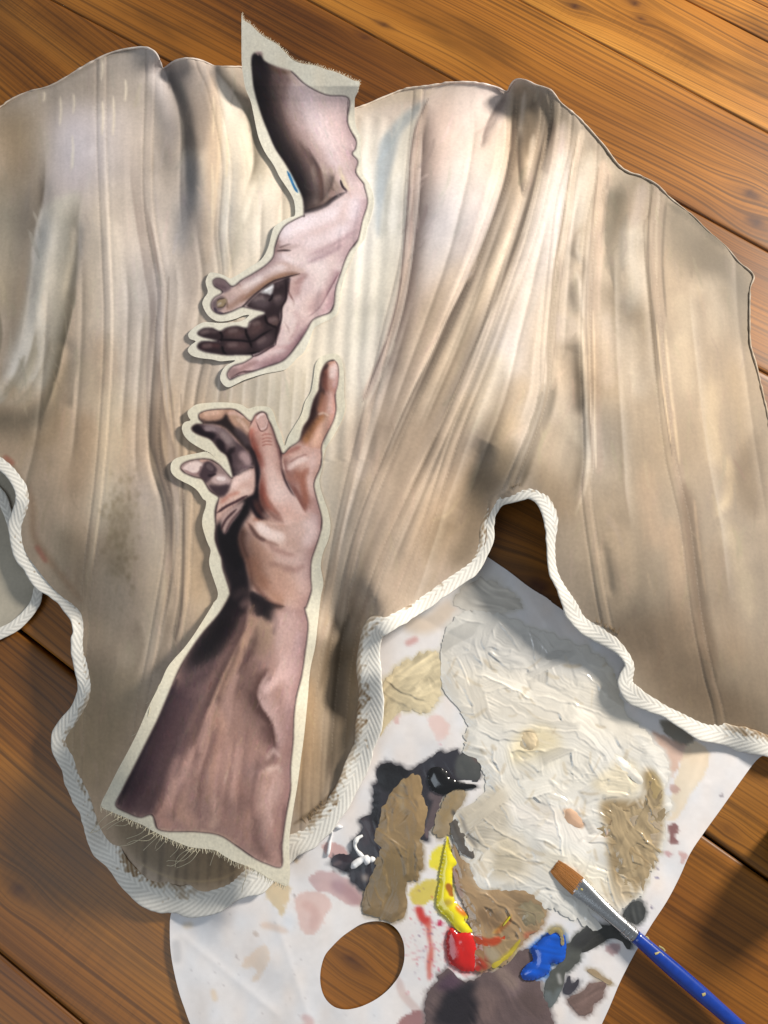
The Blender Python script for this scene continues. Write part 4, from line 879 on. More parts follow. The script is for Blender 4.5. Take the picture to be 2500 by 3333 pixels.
def tube(pts3, rad, n=8, flat=None, closed_ends=True):
    """swept tube; rad (N,) or scalar; returns V,F quads"""
    P = np.asarray(pts3, float); N = len(P); rad = np.broadcast_to(np.asarray(rad, float), (N,))
    T = np.gradient(P, axis=0); T /= np.maximum(np.linalg.norm(T, axis=1, keepdims=True), 1e-12)
    up = np.array([0, 0, 1.]); S = np.cross(T, up); S /= np.maximum(np.linalg.norm(S, axis=1, keepdims=True), 1e-9)
    B = np.cross(S, T); th = np.arange(n)*2*math.pi/n
    fl = 1 if flat is None else flat
    V = P[:, None]+rad[:, None, None]*(np.cos(th)[None, :, None]*S[:, None]+np.sin(th)[None, :, None]*B[:, None]*fl)
    V = V.reshape(-1, 3); i = np.arange(N-1)[:, None]*n; j = np.arange(n)[None]; j2 = (j+1) % n
    F = np.stack([i+j, i+n+j, i+n+j2, i+j2], -1).reshape(-1, 4)[:, ::-1]
    return V, F

# ---------------------------------------------------------------- materials
def nt(name):
    m = bpy.data.materials.new(name); m.use_nodes = True; t = m.node_tree; return m, t, t.nodes['Principled BSDF']
def N(t, typ, **kw):
    n = t.nodes.new(typ)
    for k_, v_ in kw.items():
        if k_ in n.inputs: n.inputs[k_].default_value = v_
        else: setattr(n, k_, v_)
    return n
def pigment_mat(name, rough=.7, bump=.15, scale=900, coat=0, weave=0, spec=.4, mottled=.06, sheen=0):
    m, t, b = nt(name); L = t.links
    a = N(t, 'ShaderNodeAttribute', attribute_name='pigment')
    tc = N(t, 'ShaderNodeTexCoord')
    n1 = N(t, 'ShaderNodeTexNoise', Scale=scale*.25, Detail=4.)
    L.new(tc.outputs['Object'], n1.inputs['Vector'])
    mr = N(t, 'ShaderNodeMapRange'); mr.inputs[1].default_value = .3; mr.inputs[2].default_value = .7; mr.inputs[3].default_value = 1-mottled; mr.inputs[4].default_value = 1+mottled
    L.new(n1.outputs[0], mr.inputs[0])
    mx = N(t, 'ShaderNodeVectorMath', operation='SCALE'); L.new(a.outputs['Color'], mx.inputs[0]); L.new(mr.outputs[0], mx.inputs['Scale'])
    L.new(mx.outputs[0], b.inputs['Base Color'])
    b.inputs['Roughness'].default_value = rough; b.inputs['Specular IOR Level'].default_value = spec
    if coat: b.inputs['Coat Weight'].default_value = coat; b.inputs['Coat Roughness'].default_value = .12
    if sheen: b.inputs['Sheen Weight'].default_value = sheen
    n2 = N(t, 'ShaderNodeTexNoise', Scale=float(scale), Detail=3.); L.new(tc.outputs['Object'], n2.inputs['Vector'])
    h = n2.outputs[0]
    if weave:
        w1 = N(t, 'ShaderNodeTexWave', Scale=float(weave), bands_direction='X', Distortion=.6); w2 = N(t, 'ShaderNodeTexWave', Scale=float(weave), bands_direction='Y', Distortion=.6)
        L.new(tc.outputs['Object'], w1.inputs['Vector']); L.new(tc.outputs['Object'], w2.inputs['Vector'])
        ad = N(t, 'ShaderNodeMath', operation='ADD'); L.new(w1.outputs['Fac'], ad.inputs[0]); L.new(w2.outputs['Fac'], ad.inputs[1])
        ad2 = N(t, 'ShaderNodeMath', operation='ADD'); L.new(ad.outputs[0], ad2.inputs[0]); L.new(h, ad2.inputs[1]); h = ad2.outputs[0]
    bp = N(t, 'ShaderNodeBump', Strength=bump, Distance=.0006); L.new(h, bp.inputs['Height']); L.new(bp.outputs[0], b.inputs['Normal'])
    return m
def plain_mat(name, col, rough=.5, metal=0, spec=.5, bump=0, scale=400, coat=0, var=.1):
    m, t, b = nt(name); L = t.links
    tc = N(t, 'ShaderNodeTexCoord'); n1 = N(t, 'ShaderNodeTexNoise', Scale=float(scale), Detail=4.); L.new(tc.outputs['Object'], n1.inputs['Vector'])
    cr = N(t, 'ShaderNodeValToRGB'); c = lin(col)
    cr.color_ramp.elements[0].position = .3; cr.color_ramp.elements[1].position = .7
    cr.color_ramp.elements[0].color = (*(c*(1-var)), 1); cr.color_ramp.elements[1].color = (*np.clip(c*(1+var), 0, 1), 1)
    L.new(n1.outputs[0], cr.inputs[0]); L.new(cr.outputs[0], b.inputs['Base Color'])
    b.inputs['Roughness'].default_value = rough; b.inputs['Metallic'].default_value = metal; b.inputs['Specular IOR Level'].default_value = spec
    if coat: b.inputs['Coat Weight'].default_value = coat
    if bump:
        bp = N(t, 'ShaderNodeBump', Strength=bump, Distance=.001); L.new(n1.outputs[0], bp.inputs['Height']); L.new(bp.outputs[0], b.inputs['Normal'])
    return m
def wood_mat():
    m, t, b = nt('old_pine'); L = t.links
    g = N(t, 'ShaderNodeAttribute', attribute_name='grain'); kn = N(t, 'ShaderNodeAttribute', attribute_name='knot'); ti = N(t, 'ShaderNodeAttribute', attribute_name='tint')
    def noise(sx, sy, scale, det=3., off=0.):
        mp = N(t, 'ShaderNodeMapping'); mp.inputs['Scale'].default_value = (sx, sy, 1); mp.inputs['Location'].default_value = (off, off*1.7, 0)
        L.new(g.outputs['Vector'], mp.inputs['Vector']); n = N(t, 'ShaderNodeTexNoise', Scale=scale, Detail=det); L.new(mp.outputs[0], n.inputs['Vector']); return n.outputs[0]
    def ramp(f, stops):
        r = N(t, 'ShaderNodeValToRGB'); e = r.color_ramp.elements
        for i, (p, c) in enumerate(stops):
            el = e[i] if i < 2 else e.new(p)
            el.position = p; el.color = (*(lin(c) if isinstance(c, tuple) else (c, c, c)), 1)
        L.new(f, r.inputs[0]); return r.outputs[0]
    def mix(a, b_, f, mode='MIX'):
        x = N(t, 'ShaderNodeMix', data_type='RGBA', blend_type=mode)
        if hasattr(f, 'links'): L.new(f, x.inputs[0])
        else: x.inputs[0].default_value = f
        L.new(a, x.inputs[6]); L.new(b_, x.inputs[7]); return x.outputs[2]
    lines = noise(.9, 270, 1., 2.)                 # growth rings
    fine = noise(1.5, 430, 1., 2., 3.)
    blot = noise(5, 16, 1., 4., 7.)
    hatch = noise(260, 14, 1., 3., 5.)              # wear across the grain
    broad = noise(1.5, 9, 1., 2., 9.)
    base = ramp(broad, [(.25, (110, 64, 14)), (.5, (152, 97, 28)), (.75, (186, 128, 50))])
    c = mix(base, ramp(lines, [(.38, .5), (.5, 1.), (.68, 1.1)]), ramp(noise(1.3, 5, 1., 2., 21.), [(.34, .45), (.6, 1.)]), 'MULTIPLY')
    c = mix(c, ramp(fine, [(.36, .66), (.5, .98), (.66, 1.1)]), .8, 'MULTIPLY')
    c = mix(c, ramp(blot, [(.3, .48), (.48, .96), (.7, 1.12)]), .85, 'MULTIPLY')
    hm = ramp(hatch, [(.36, .78), (.5, 1.)])
    hz = ramp(noise(3, 8, 1., 2., 13.), [(.56, 0.), (.7, .7)])
    c = mix(c, mix(c, hm, 1., 'MULTIPLY'), hz)
    c = mix(c, ti.outputs['Color'], 1., 'MULTIPLY')
    dk = N(t, 'ShaderNodeRGB'); dk.outputs[0].default_value = (*lin((62, 30, 14)), 1)
    c = mix(c, dk.outputs[0], kn.outputs['Fac'])
    L.new(c, b.inputs['Base Color'])
    rr = N(t, 'ShaderNodeMapRange'); rr.inputs[3].default_value = .36; rr.inputs[4].default_value = .6; L.new(blot, rr.inputs[0]); L.new(rr.outputs[0], b.inputs['Roughness'])
    b.inputs['Specular IOR Level'].default_value = .4; b.inputs['Coat Weight'].default_value = .2; b.inputs['Coat Roughness'].default_value = .3
    bp = N(t, 'ShaderNodeBump', Strength=.1, Distance=.0006); L.new(lines, bp.inputs['Height']); L.new(bp.outputs[0], b.inputs['Normal'])
    return m

# ---------------------------------------------------------------- floor of old pine boards
floor = mesh_np('floor', [(-2.2, -1.8, -.03), (2.2, -1.8, -.03), (2.2, 2.4, -.03), (-2.2, 2.4, -.03)], [[0, 1, 2, 3]], plain_mat('gap_dust', (26, 20, 16), .9), smooth=False)
tag(floor, 'old orange-brown pine floorboards with dark gaps under the corset', None, None, 'structure')
WOOD = wood_mat()
JOINTS = [  # two points on every gap, far to near, and the gap width in mm
 ((2452, 0), (2500, 24), 1.2), ((2240, 0), (2500, 137), 1.6), ((1710, 5), (2500, 433), 1.8), ((1004, 0), (2500, 816), 2.0), ((159, 0), (574, 205), 1.8),
 (None, None, 2.), ((2291, 2714), (2500, 2863), 3.2), ((62, 2053), (244, 2197), 4.2), ((23, 3125), (260, 3325), 2.0)]
yaw = R(-33.6); DA = np.array([math.cos(yaw), math.sin(yaw)]); DQ = np.array([-DA[1], DA[0]])
offs = []; angs = []
for a, b, gmm in JOINTS:
    if a is None: offs.append(None); angs.append(0.); continue
    A = unp(*a)[0, :2]; B = unp(*b)[0, :2]; d = B-A
    da = math.atan2(d@DQ, d@DA); da = max(-.03, min(.03, da))
    M_ = (A+B)/2; offs.append(M_@DQ-math.tan(da)*(M_@DA)); angs.append(math.tan(da))
i = 5; offs[5] = (offs[4]+offs[6])/2; angs[5] = (angs[4]+angs[6])/2
gaps = [g for _, _, g in JOINTS]
wd = .17
offs = [offs[0]+wd*2.2, offs[0]+wd]+offs+[offs[-1]-wd*1.15, offs[-1]-wd*2.2]; angs = [angs[0]]*2+angs+[angs[-1]]*2; gaps = [2., 2.]+gaps+[2.5, 2.]
KNOTS = [(2446, 631, 9), (2461, 722, 11), (1753, 1909, 12), (2090, 62, 4), (2062, 8, 7), (1245, 77, 4), (1180, 118, 5), (1150, 3130, 5), (2372, 2700, 3), (330, 2330, 7), (1870, 20, 6), (60, 2900, 5)]
KN = [(unp(u, v)[0], r*MM) for u, v, r in KNOTS]
rng = np.random.default_rng(4)
tints = [(1.05, 1.0, .95), (1, .95, .9), (1.1, 1.06, 1.02), (1.12, 1.1, 1.08), (1.05, 1.02, .97), (.84, .78, .72), (.70, .64, .58), (.85, .82, .8), (1.0, .95, .92), (.86, .82, .76), (.8, .74, .66), (.9, .84, .76), (1, 1, 1), (1, 1, 1)]
for bi in range(len(offs)-1):
    na, nq = 300, 44
    p = np.linspace(-1.25, 1.35, na); tq = np.linspace(0, 1, nq)
    hi = offs[bi]+angs[bi]*p-gaps[bi]*MM/2; lo = offs[bi+1]+angs[bi+1]*p+gaps[bi+1]*MM/2
    tq = np.r_[0, .012, np.linspace(.03, .97, nq-4), .988, 1]
    q = lo[:, None]*(1-tq)+hi[:, None]*tq; pp = np.repeat(p[:, None], nq, 1)
    XY = pp[..., None]*DA+q[..., None]*DQ
    z = np.zeros_like(q); z[:, 0] = z[:, -1] = -.0009; z[:, 1] = z[:, -2] = -.0002
    z += .0003*np.sin(pp*7+bi)-.0004
    g = q+.010*noise2(pp*1000, q*0+bi*300, 420, 100, 20+bi)+.0022*noise2(pp*1000, q*1000, 160, 50, 60+bi)
    kn = np.zeros_like(q)
    for c, r in KN:
        d = XY-c[:2]; da = d@DA; dq = d@DQ
        cq = c[:2]@DQ
        if not (lo.min()-.01 < cq < hi.max()+.01): continue
        e = np.exp(-((da/(r*4.5))**2+(dq/(r*2.6))**2)); g = g-dq*e*.85
        rr = np.hypot(da/1.5, dq); kn = np.maximum(kn, np.clip(1.25-rr/r, 0, .92)); kn = np.maximum(kn, .45*np.exp(-((da/(r*3.5))**2+(dq/(r*1.4))**2)))
    V = np.dstack([XY, z]).reshape(-1, 3)
    I = np.arange(na*nq).reshape(na, nq)
    F = np.stack([I[:-1, :-1], I[1:, :-1], I[1:, 1:], I[:-1, 1:]], -1).reshape(-1, 4)
    # sides of the board
    s0 = V.reshape(na, nq, 3)[:, 0].copy(); s1 = V.reshape(na, nq, 3)[:, -1].copy(); s0[:, 2] = s1[:, 2] = -.022
    base = len(V); V = np.vstack([V, s0, s1])
    a = np.arange(na-1)
    F = np.vstack([F, np.c_[I[:-1, 0], base+a, base+a+1, I[1:, 0]], np.c_[I[1:, -1], base+na+a+1, base+na+a, I[:-1, -1]]])
    G = np.r_[np.c_[pp.ravel()+bi*3.1, g.ravel()+bi*1.7, np.zeros(na*nq)], np.c_[p+bi*3.1, g[:, 0]+bi*1.7, 0*p], np.c_[p+bi*3.1, g[:, -1]+bi*1.7, 0*p]]
    kk = np.r_[kn.ravel(), kn[:, 0], kn[:, -1]]
    tn = np.tile(tints[bi], (len(V), 1))
    o = mesh_np('floorboard', V, F, WOOD, floor, attrs={'grain': G, 'knot': kk, 'tint': tn})

# ---------------------------------------------------------------- corset
CZ = rbf([(-150,420,8),(0,345,14),(160,290,22),(330,190,38),(460,155,46),(515,195,40),(545,225,22),(610,195,38),(700,215,24),(800,225,12),(1000,330,20),(1160,350,14),(1350,275,26),(1500,275,40),(1600,285,40),(1655,300,34),(1690,265,52),(1800,340,46),(1900,430,36),(1990,520,28),(2060,565,20),(2150,610,22),(2300,770,12),(2450,890,5),(2440,1000,6),(2470,1250,7),(2530,1600,8),(2640,2250,12),(2660,2470,12),
 (-150,900,20),(100,800,32),(300,700,48),(540,420,28),(620,420,44),(560,800,48),(800,700,54),(1000,700,50),(1150,600,44),(1260,700,44),(1450,650,56),(1600,700,58),(1700,800,64),(1850,800,58),(1950,900,54),(2000,1000,40),(2100,1000,44),(2300,1150,26),
 (-150,1200,18),(100,1150,34),(350,1100,54),(620,1150,58),(900,1100,58),(1150,1100,58),(1400,1100,66),(1600,1150,72),(1800,1200,60),(1880,1250,50),(1950,1300,58),(2150,1350,52),(2350,1500,26),
 (150,1450,46),(400,1500,58),(700,1550,62),(1000,1550,66),(1250,1500,72),(1450,1450,72),(1600,1430,74),(1700,1470,72),(1780,1500,66),(1850,1450,58),(2000,1600,54),(2200,1700,44),(2400,1900,26),
 (250,1750,44),(450,1900,56),(700,1950,60),(950,1950,62),(1150,1850,66),(1300,1750,70),(1360,1650,70),(1430,1760,48),(1520,1650,46),(1560,1600,50),(1900,1800,46),(2100,1950,40),(2300,2100,30),(2400,2250,22),
 (400,2250,44),(600,2300,52),(800,2300,54),(960,2300,46),(1080,2300,14),(1130,2150,20),(1140,2020,34),(1060,2080,46),(1230,1950,62),(1180,2250,24),(420,2550,30),(600,2600,34),(800,2600,34),(980,2550,20),(1090,2500,13),(600,2800,16),(800,2780,14),
 (-60,1462,24),(3,1499,30),(44,1533,34),(86,1628,34),(64,1720,26),(125,1858,20),(231,1967,16),(265,2052,24),(279,2212,28),(219,2361,14),(200,2402,10),(286,2624,8),(426,2862,8),(573,2927,8),(723,2901,9),(859,2845,10),(1002,2720,10),(1130,2562,16),(1198,2373,26),(1204,2200,40),(1218,2055,50),(1348,1974,38),(1544,1831,30),(1587,1695,40),(1672,1614,56),(1725,1601,58),(1802,1695,52),(1815,1861,38),(1883,2012,26),(2019,2112,20),(2052,2160,18),(2071,2268,14),(2154,2305,12),(2380,2396,10),(2500,2428,10)], .35)
# pleats, wrinkles and ridges pushed into the cloth: path, half width, mm
RELIEF = [([(1657,300),(1660,490),(1574,768),(1438,1092),(1330,1330)], 16, -4.5), ([(1700,300),(1715,480),(1640,760),(1520,1050)], 22, 3.5), ([(1775,330),(1777,420),(1717,640),(1600,1000)], 15, -4.), ([(1820,420),(1770,680),(1700,900)], 26, 3.),
 ([(1990,590),(1995,750),(2010,930)], 34, -6.), ([(1890,720),(1850,820),(1890,870),(1850,950),(1880,1090)], 20, -4.), ([(1860,1120),(1850,1200),(1890,1380)], 34, -3.5), ([(1895,1130),(1905,1280),(1915,1440),(1880,1640)], 20, 3.),
 ([(530,230),(590,350),(610,480),(605,700)], 22, -7.), ([(570,250),(620,380),(650,560),(640,760)], 40, 4.5), ([(500,240),(540,400),(560,560)], 30, 4.), ([(720,260),(800,420),(830,560)], 26, -4.), ([(740,240),(790,380),(790,560),(760,800)], 30, 3.5),
 ([(1380,330),(1310,420),(1270,560)], 40, -3.), ([(140,540),(130,700),(100,860),(80,1080)], 26, -3.5), ([(170,700),(140,900),(110,1090)], 24, 3.), ([(255,720),(245,830),(215,980)], 16, -3.), ([(210,1100),(215,1180),(150,1350)], 24, -3.),
 ([(1590,1440),(1530,1560),(1460,1700)], 34, -6.), ([(1680,1150),(1640,1330),(1560,1500)], 44, 4.), ([(1480,1400),(1380,1640),(1290,1880)], 18, 3.), ([(1420,1420),(1300,1680),(1210,1920)], 18, -3.),
 ([(545,1640),(555,1800),(540,2000)], 16, -2.), ([(490,1460),(520,1620)], 14, -2.), ([(2230,1600),(2270,1900),(2310,2150)], 22, -2.5), ([(1960,1760),(1990,1950)], 16, -2.)]
def relief(u, v):
    z = np.zeros(len(u))
    for P, wd_, h in RELIEF:
        P = catmull(np.array(P, float), 6)
        k = (u > P[:, 0].min()-wd_*3.5) & (u < P[:, 0].max()+wd_*3.5) & (v > P[:, 1].min()-wd_*4) & (v < P[:, 1].max()+wd_*4)
        if not k.any(): continue
        uu, vv = u[k], v[k]; best = np.full(len(uu), 1e9); tt = np.zeros(len(uu)); n = len(P)
        for i_ in range(n-1):
            d = P[i_+1]-P[i_]; t_ = np.clip(((uu-P[i_, 0])*d[0]+(vv-P[i_, 1])*d[1])/(d@d), 0, 1)
            D = np.hypot(uu-P[i_, 0]-t_*d[0], vv-P[i_, 1]-t_*d[1]); c = D < best
            best[c] = D[c]; tt[c] = (i_+t_[c])/(n-1)
        z[k] += h*MM*np.exp(-(best/wd_)**2)*np.clip(np.minimum(tt, 1-tt)*5+.15, 0, 1)
    return z
def corset_z(u, v, fine=True):
    z = CZ(u, v)+.55*relief(u, v)
    if fine:
        s = drape(u, v)
        rows = np.round(v).astype(int)
        for i_ in range(1, len(SEAMS)-1):
            if i_ == 4: continue
            du = u-seam_x(i_, v)
            z += MM*(.38*np.exp(-(du/13.)**4)-.3*np.exp(-((np.abs(du)-16)/3.5)**2))
        for sv, v0, v1, sg in FOLDS:
            k = (v > v0) & (v < v1); t_ = (v[k]-v0)/(v1-v0)
            z[k] += sg*.42*MM*np.exp(-((u[k]-fold_x(sv, v[k]))/9.)**2)*np.clip(np.minimum(t_, 1-t_)*5, 0, 1)
        c = (v > 380) & (v < 1500)
        du = u-(1130-(v-1100)*.06)
        z += np.where(c, .45*MM*np.sin(du/53*2*math.pi)*np.exp(-(du/130)**4), 0)
        z += .08*MM*noise2(s*60, v, 9, 260, 5)+.4*MM*noise2(u, v, 95, 150, 6)+.9*MM*noise2(u, v, 210, 300, 7)
    return z
CORSET = empty('corset', unp(1150, 1500)[0])
tag(CORSET, 'hand-painted beige cloth corset with white tape hem spread on the floor', 'corset')
CLOTH = pigment_mat('painted_cloth', .62, .18, 1300, weave=620, spec=.35, mottled=.05)
pc = paint_corset()
OUT = np.vstack([catmull(TOP, 5), catmull(HEM, 5)[::-1]])
uv, F, bnd = sheet(OUT, 4.4)
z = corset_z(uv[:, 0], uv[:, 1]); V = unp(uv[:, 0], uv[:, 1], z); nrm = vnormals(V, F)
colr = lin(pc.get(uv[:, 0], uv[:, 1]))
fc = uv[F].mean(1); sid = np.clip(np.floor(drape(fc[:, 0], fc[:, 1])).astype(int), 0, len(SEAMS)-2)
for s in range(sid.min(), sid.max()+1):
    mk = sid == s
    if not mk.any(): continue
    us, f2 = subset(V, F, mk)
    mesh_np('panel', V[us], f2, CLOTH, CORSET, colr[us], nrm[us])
# turned top edge
tp = resample(catmull(TOP, 6), 5); tz = corset_z(tp[:, 0], tp[:, 1], False)
tv = unp(tp[:, 0], tp[:, 1], tz+.0002); rr = .0011*(1+.25*noise2(np.arange(len(tp))*5., np.zeros(len(tp)), 14, 10, 9))
V2, F2 = tube(tv, rr, 7)
cc = pc.get(tp[:, 0], tp[:, 1])*.95+34+16*noise2(np.arange(len(tp))*5., np.zeros(len(tp)), 16, 10, 19)[:, None]
mesh_np('top_edge', V2, F2, CLOTH, CORSET, np.repeat(lin(np.clip(cc, 0, 255)), 7, 0))

# herringbone tape round the hem
def tape(name, path, hw, zf, parent, stain, th=1.2, period=23., bright=1., lift=0.):
    P = resample(catmull(path, 8), 3.); n = len(P); al = np.r_[0, np.cumsum(np.hypot(*np.diff(P, axis=0).T))]
    h = np.interp(np.linspace(0, 1, n), np.linspace(0, 1, len(hw)), hw) if np.ndim(hw) else np.full(n, hw)
    h = h*(1+.16*noise2(al, al*0, 70, 10, 33)+.05*noise2(al, al*0, 22, 10, 34))
    z = zf(P[:, 0], P[:, 1]); z = box1(z[:, None], 6, 0)[:, 0]+lift
    C3 = unp(P[:, 0], P[:, 1], z)
    T = np.gradient(C3, axis=0); T = box1(T, 4, 0); T /= np.linalg.norm(T, axis=1, keepdims=True)
    # local cloth slope gives the tape its tilt
    S = np.cross(T, (0, 0, 1.)); S /= np.linalg.norm(S, axis=1, keepdims=True)
    tilt = .35*noise2(al, al*0, 120, 10, 44)
    S = S+np.array([0, 0, 1.])*tilt[:, None]; S /= np.linalg.norm(S, axis=1, keepdims=True)
    B = np.cross(S, T)
    ca = np.r_[np.linspace(1, -1, 43), np.linspace(-1, 1, 9)[1:-1]]; m_ = len(ca)
    sa = np.r_[np.clip(1-np.abs(ca[:43])**4.5, 0, 1)**.5, -np.clip(1-np.abs(ca[43:])**3, 0, 1)**.5]
    hwm = h*CH/FPX
    chev = np.abs(((al[:, None]/period+np.abs(ca)[None]*h[:, None]/period*1.7) % 1)-.5)*2
    dr = (chev-.5)*.24*MM
    V = C3[:, None]+S[:, None]*(ca[None, :, None]*hwm[:, None, None])+B[:, None]*((th*MM*sa)[None, :, None]+dr[..., None]*np.sign(sa)[None, :, None]*np.abs(sa)[None, :, None])
    c = np.empty((n, m_, 3)); c[:] = np.array((243, 239, 230))*bright
    c *= (.87+.13*chev)[..., None]; c *= (1+.03*noise2(al, al*0, 90, 10, 35))[:, None, None]
    if stain:
        side = ca[None]*np.ones((n, 1))            # + side lies towards the cloth for this winding
        ns = noise2(np.repeat(al[:, None], m_, 1), np.repeat(ca[None]*40, n, 0), 26, 12, 51)*.3+noise2(np.repeat(al[:, None], m_, 1), np.repeat(ca[None]*40, n, 0), 7, 9, 52)*.25
        amt = np.clip(.55+.5*noise2(al, al*0, 160, 10, 53), .1, 1.)[:, None]
        k = np.clip((side*stain+ns-.28)*2.2, 0, 1)*amt*(.55+.45*(1-chev))
        c = c*(1-k[..., None])+np.array((132, 106, 76))*k[..., None]
    V = V.reshape(-1, 3); I = np.arange(n-1)[:, None]*m_; j = np.arange(m_)[None]; j2 = (j+1) % m_
    F = np.stack([I+j, I+j2, I+m_+j2, I+m_+j], -1).reshape(-1, 4)
    return mesh_np(name, V, F, TAPE, parent, lin(np.clip(c, 0, 255)).reshape(-1, 3))
TAPE = pigment_mat('cotton_tape', .85, .25, 1800, spec=.2, mottled=.05, sheen=.15)
hwid = 1.3*np.array([22, 24, 26, 25, 26, 26, 25, 22, 20, 24, 26, 27, 30, 32, 33, 32, 30, 28, 28, 30, 30, 27, 25, 24, 20, 19, 21, 22, 22, 23, 22, 20, 24, 28, 28, 26, 26])
tape('hem_tape', HEM, hwid, lambda u, v: corset_z(u, v, False), CORSET, -1, lift=.0006)
# raw threads standing along the inner side of the tape
rg = np.random.default_rng(15); Vs, Fs, b0 = [], [], 0
for (x0, y0, x1, y1, n_) in ((1945, 2030, 2010, 2065, 16), (1640, 1600, 1700, 1592, 14), (985, 2690, 1060, 2625, 16)):
    for t in rg.uniform(0, 1, n_):
        u0 = x0+(x1-x0)*t+rg.normal(0, 3); v0 = y0+(y1-y0)*t+rg.normal(0, 3); l = rg.uniform(10, 26); a_ = -1.57+rg.normal(0, .35)
        tt = np.linspace(0, 1, 4); uu = u0+l*math.cos(a_)*tt; vv = v0+l*math.sin(a_)*tt; zz = corset_z(uu, vv, False)+.0004+.0012*tt
        v_, f_ = tube(unp(uu, vv, zz), .00022*(1.1-.5*tt), 4); Vs.append(v_); Fs.append(f_+b0); b0 += len(v_)
o = mesh_np('raw_threads', np.vstack(Vs), np.vstack(Fs), CLOTH, CORSET, np.tile(lin((150, 126, 92)), (b0, 1))); o['kind'] = 'stuff'
# the back of the corset folded beneath, seen at the left
BK = np.array([(-150,1400),(40,1500),(90,1600),(120,1760),(160,1880),(130,1905),(112,1970),(60,2030),(0,2062),(-150,2115)], float)
BZ = rbf([(-150,1400,6),(40,1500,8),(120,1760,10),(160,1880,8),(60,2030,6),(-150,2115,5),(-60,1800,16),(0,1650,14)], .2)
ub, fb, _ = sheet(catmull(BK, 6, True), 6)
zb = BZ(ub[:, 0], ub[:, 1])+.6*MM*noise2(ub[:, 0], ub[:, 1], 60, 90, 71)
cb = np.array((176, 168, 152))*(1+.04*noise2(ub[:, 0], ub[:, 1], 40, 60, 72))[:, None]
mesh_np('back_panel', unp(ub[:, 0], ub[:, 1], zb), fb, CLOTH, CORSET, lin(np.clip(cb, 0, 255)))
tape('back_hem_tape', np.array([(140,1880),(126,1915),(112,1968),(60,2028),(0,2062),(-150,2118)], float), [14, 18, 20, 24, 26], BZ, CORSET, 0, bright=.98, lift=.001)
tape('lining_tape', np.array([(-60,1560),(0,1612),(22,1660),(36,1712),(40,1760)], float), [20, 20, 17, 12, 8], BZ, CORSET, 0, lift=.003)

# ---------------------------------------------------------------- the two cut pieces of canvas
CANV = pigment_mat('primed_canvas', .8, .3, 1500, weave=520, spec=.25, mottled=.05)
OIL = pigment_mat('oil_colour_on_canvas', .55, .22, 1500, weave=520, spec=.2, mottled=.05)
def piece(root, outline, hand, C, zf, frays, seed):
    P = catmull(outline, 5, True); Hn = catmull(hand, 5, True)
    uv, F, bnd = sheet(P, 2.7)
    z = zf(uv[:, 0], uv[:, 1]); V = unp(uv[:, 0], uv[:, 1], z); nr = vnormals(V, F)
    col = lin(C.get(uv[:, 0], uv[:, 1])); fc = uv[F].mean(1)
    xs = np.arange(C.u0, C.X[-1], 1.); ys = np.arange(C.v0, C.Y[-1], 1.)
    mk = inside(Hn, xs, ys)[np.clip((fc[:, 1]-C.v0).astype(int), 0, len(ys)-1), np.clip((fc[:, 0]-C.u0).astype(int), 0, len(xs)-1)]
    border = None
    for nm, m_, mt in (('canvas_border', ~mk, CANV), ('painted_hand', mk, OIL)):
        us, f2 = subset(V, F, m_); last = mesh_np(nm, V[us], f2, mt, root, col[us], nr[us]); border = last if nm == 'canvas_border' else border
    # cut edge: a narrow turned-down rim gives the cloth its thickness
    E = resample(np.vstack([P, P[:1]]), 3.); ez = zf(E[:, 0], E[:, 1])
    A = unp(E[:, 0], E[:, 1], ez); B_ = unp(E[:, 0], E[:, 1], ez-.0011); n = len(E); a = np.arange(n-1)
    mesh_np('cut_edge', np.vstack([A, B_]), np.c_[a, a+1, n+a+1, n+a], CANV, border, np.tile(lin((206, 200, 182)), (2*n, 1)))
    rg = np.random.default_rng(seed); Vs, Fs, b0 = [], [], 0
    def hair(p0, p1, z0, z1, r, curl=0., nseg=5):
        t = np.linspace(0, 1, nseg+1)
        d = np.array(p1)-np.array(p0); nn = np.array([-d[1], d[0]])
        q = np.array(p0)+d*t[:, None]+nn*(curl*np.sin(t*math.pi))[:, None]
        return tube(unp(q[:, 0], q[:, 1], z0+(z1-z0)*t), r*(1-.5*t), 4)
    for (i0, i1, ln, dens, dirn) in frays:
        seg = resample(np.array([outline[k % len(outline)] for k in range(i0, i1+1)]), dens)
        for q in seg:
            l = ln*rg.uniform(.3, 1.2); ang = math.atan2(dirn[1], dirn[0])+rg.normal(0, .25)
            z0 = zf(np.array([q[0]]), np.array([q[1]]))[0]
            v_, f_ = hair(q, (q[0]+l*math.cos(ang), q[1]+l*math.sin(ang)), z0-.0004, z0-.0004-rg.uniform(0, .0015), rg.uniform(.00016, .0003), rg.normal(0, .12), 3)
            Vs.append(v_); Fs.append(f_+b0); b0 += len(v_)
    if Vs:
        o = mesh_np('fringe', np.vstack(Vs), np.vstack(Fs), CANV, border, np.tile(lin((214, 206, 184)), (b0, 1))); o['kind'] = 'stuff'
    return hair, border
up_lift = rbf([(790,50,18),(1160,270,26),(950,180,24),(800,300,8),(900,400,7),(960,640,3.5),(1000,560,4),(1160,420,8),(1180,640,2),(1150,900,1.6),(1000,900,1.8),(900,1000,2),(700,900,3),(660,990,3.5),(620,1090,3.5),(620,1150,3.5),(740,1250,3),(900,1180,1.6),(1080,1030,1.6)], .05)
def over(u, v, z, gap=.9):
    """keep a piece of canvas above the cloth under it"""
    return np.maximum(z, corset_z(u, v)+gap*MM)
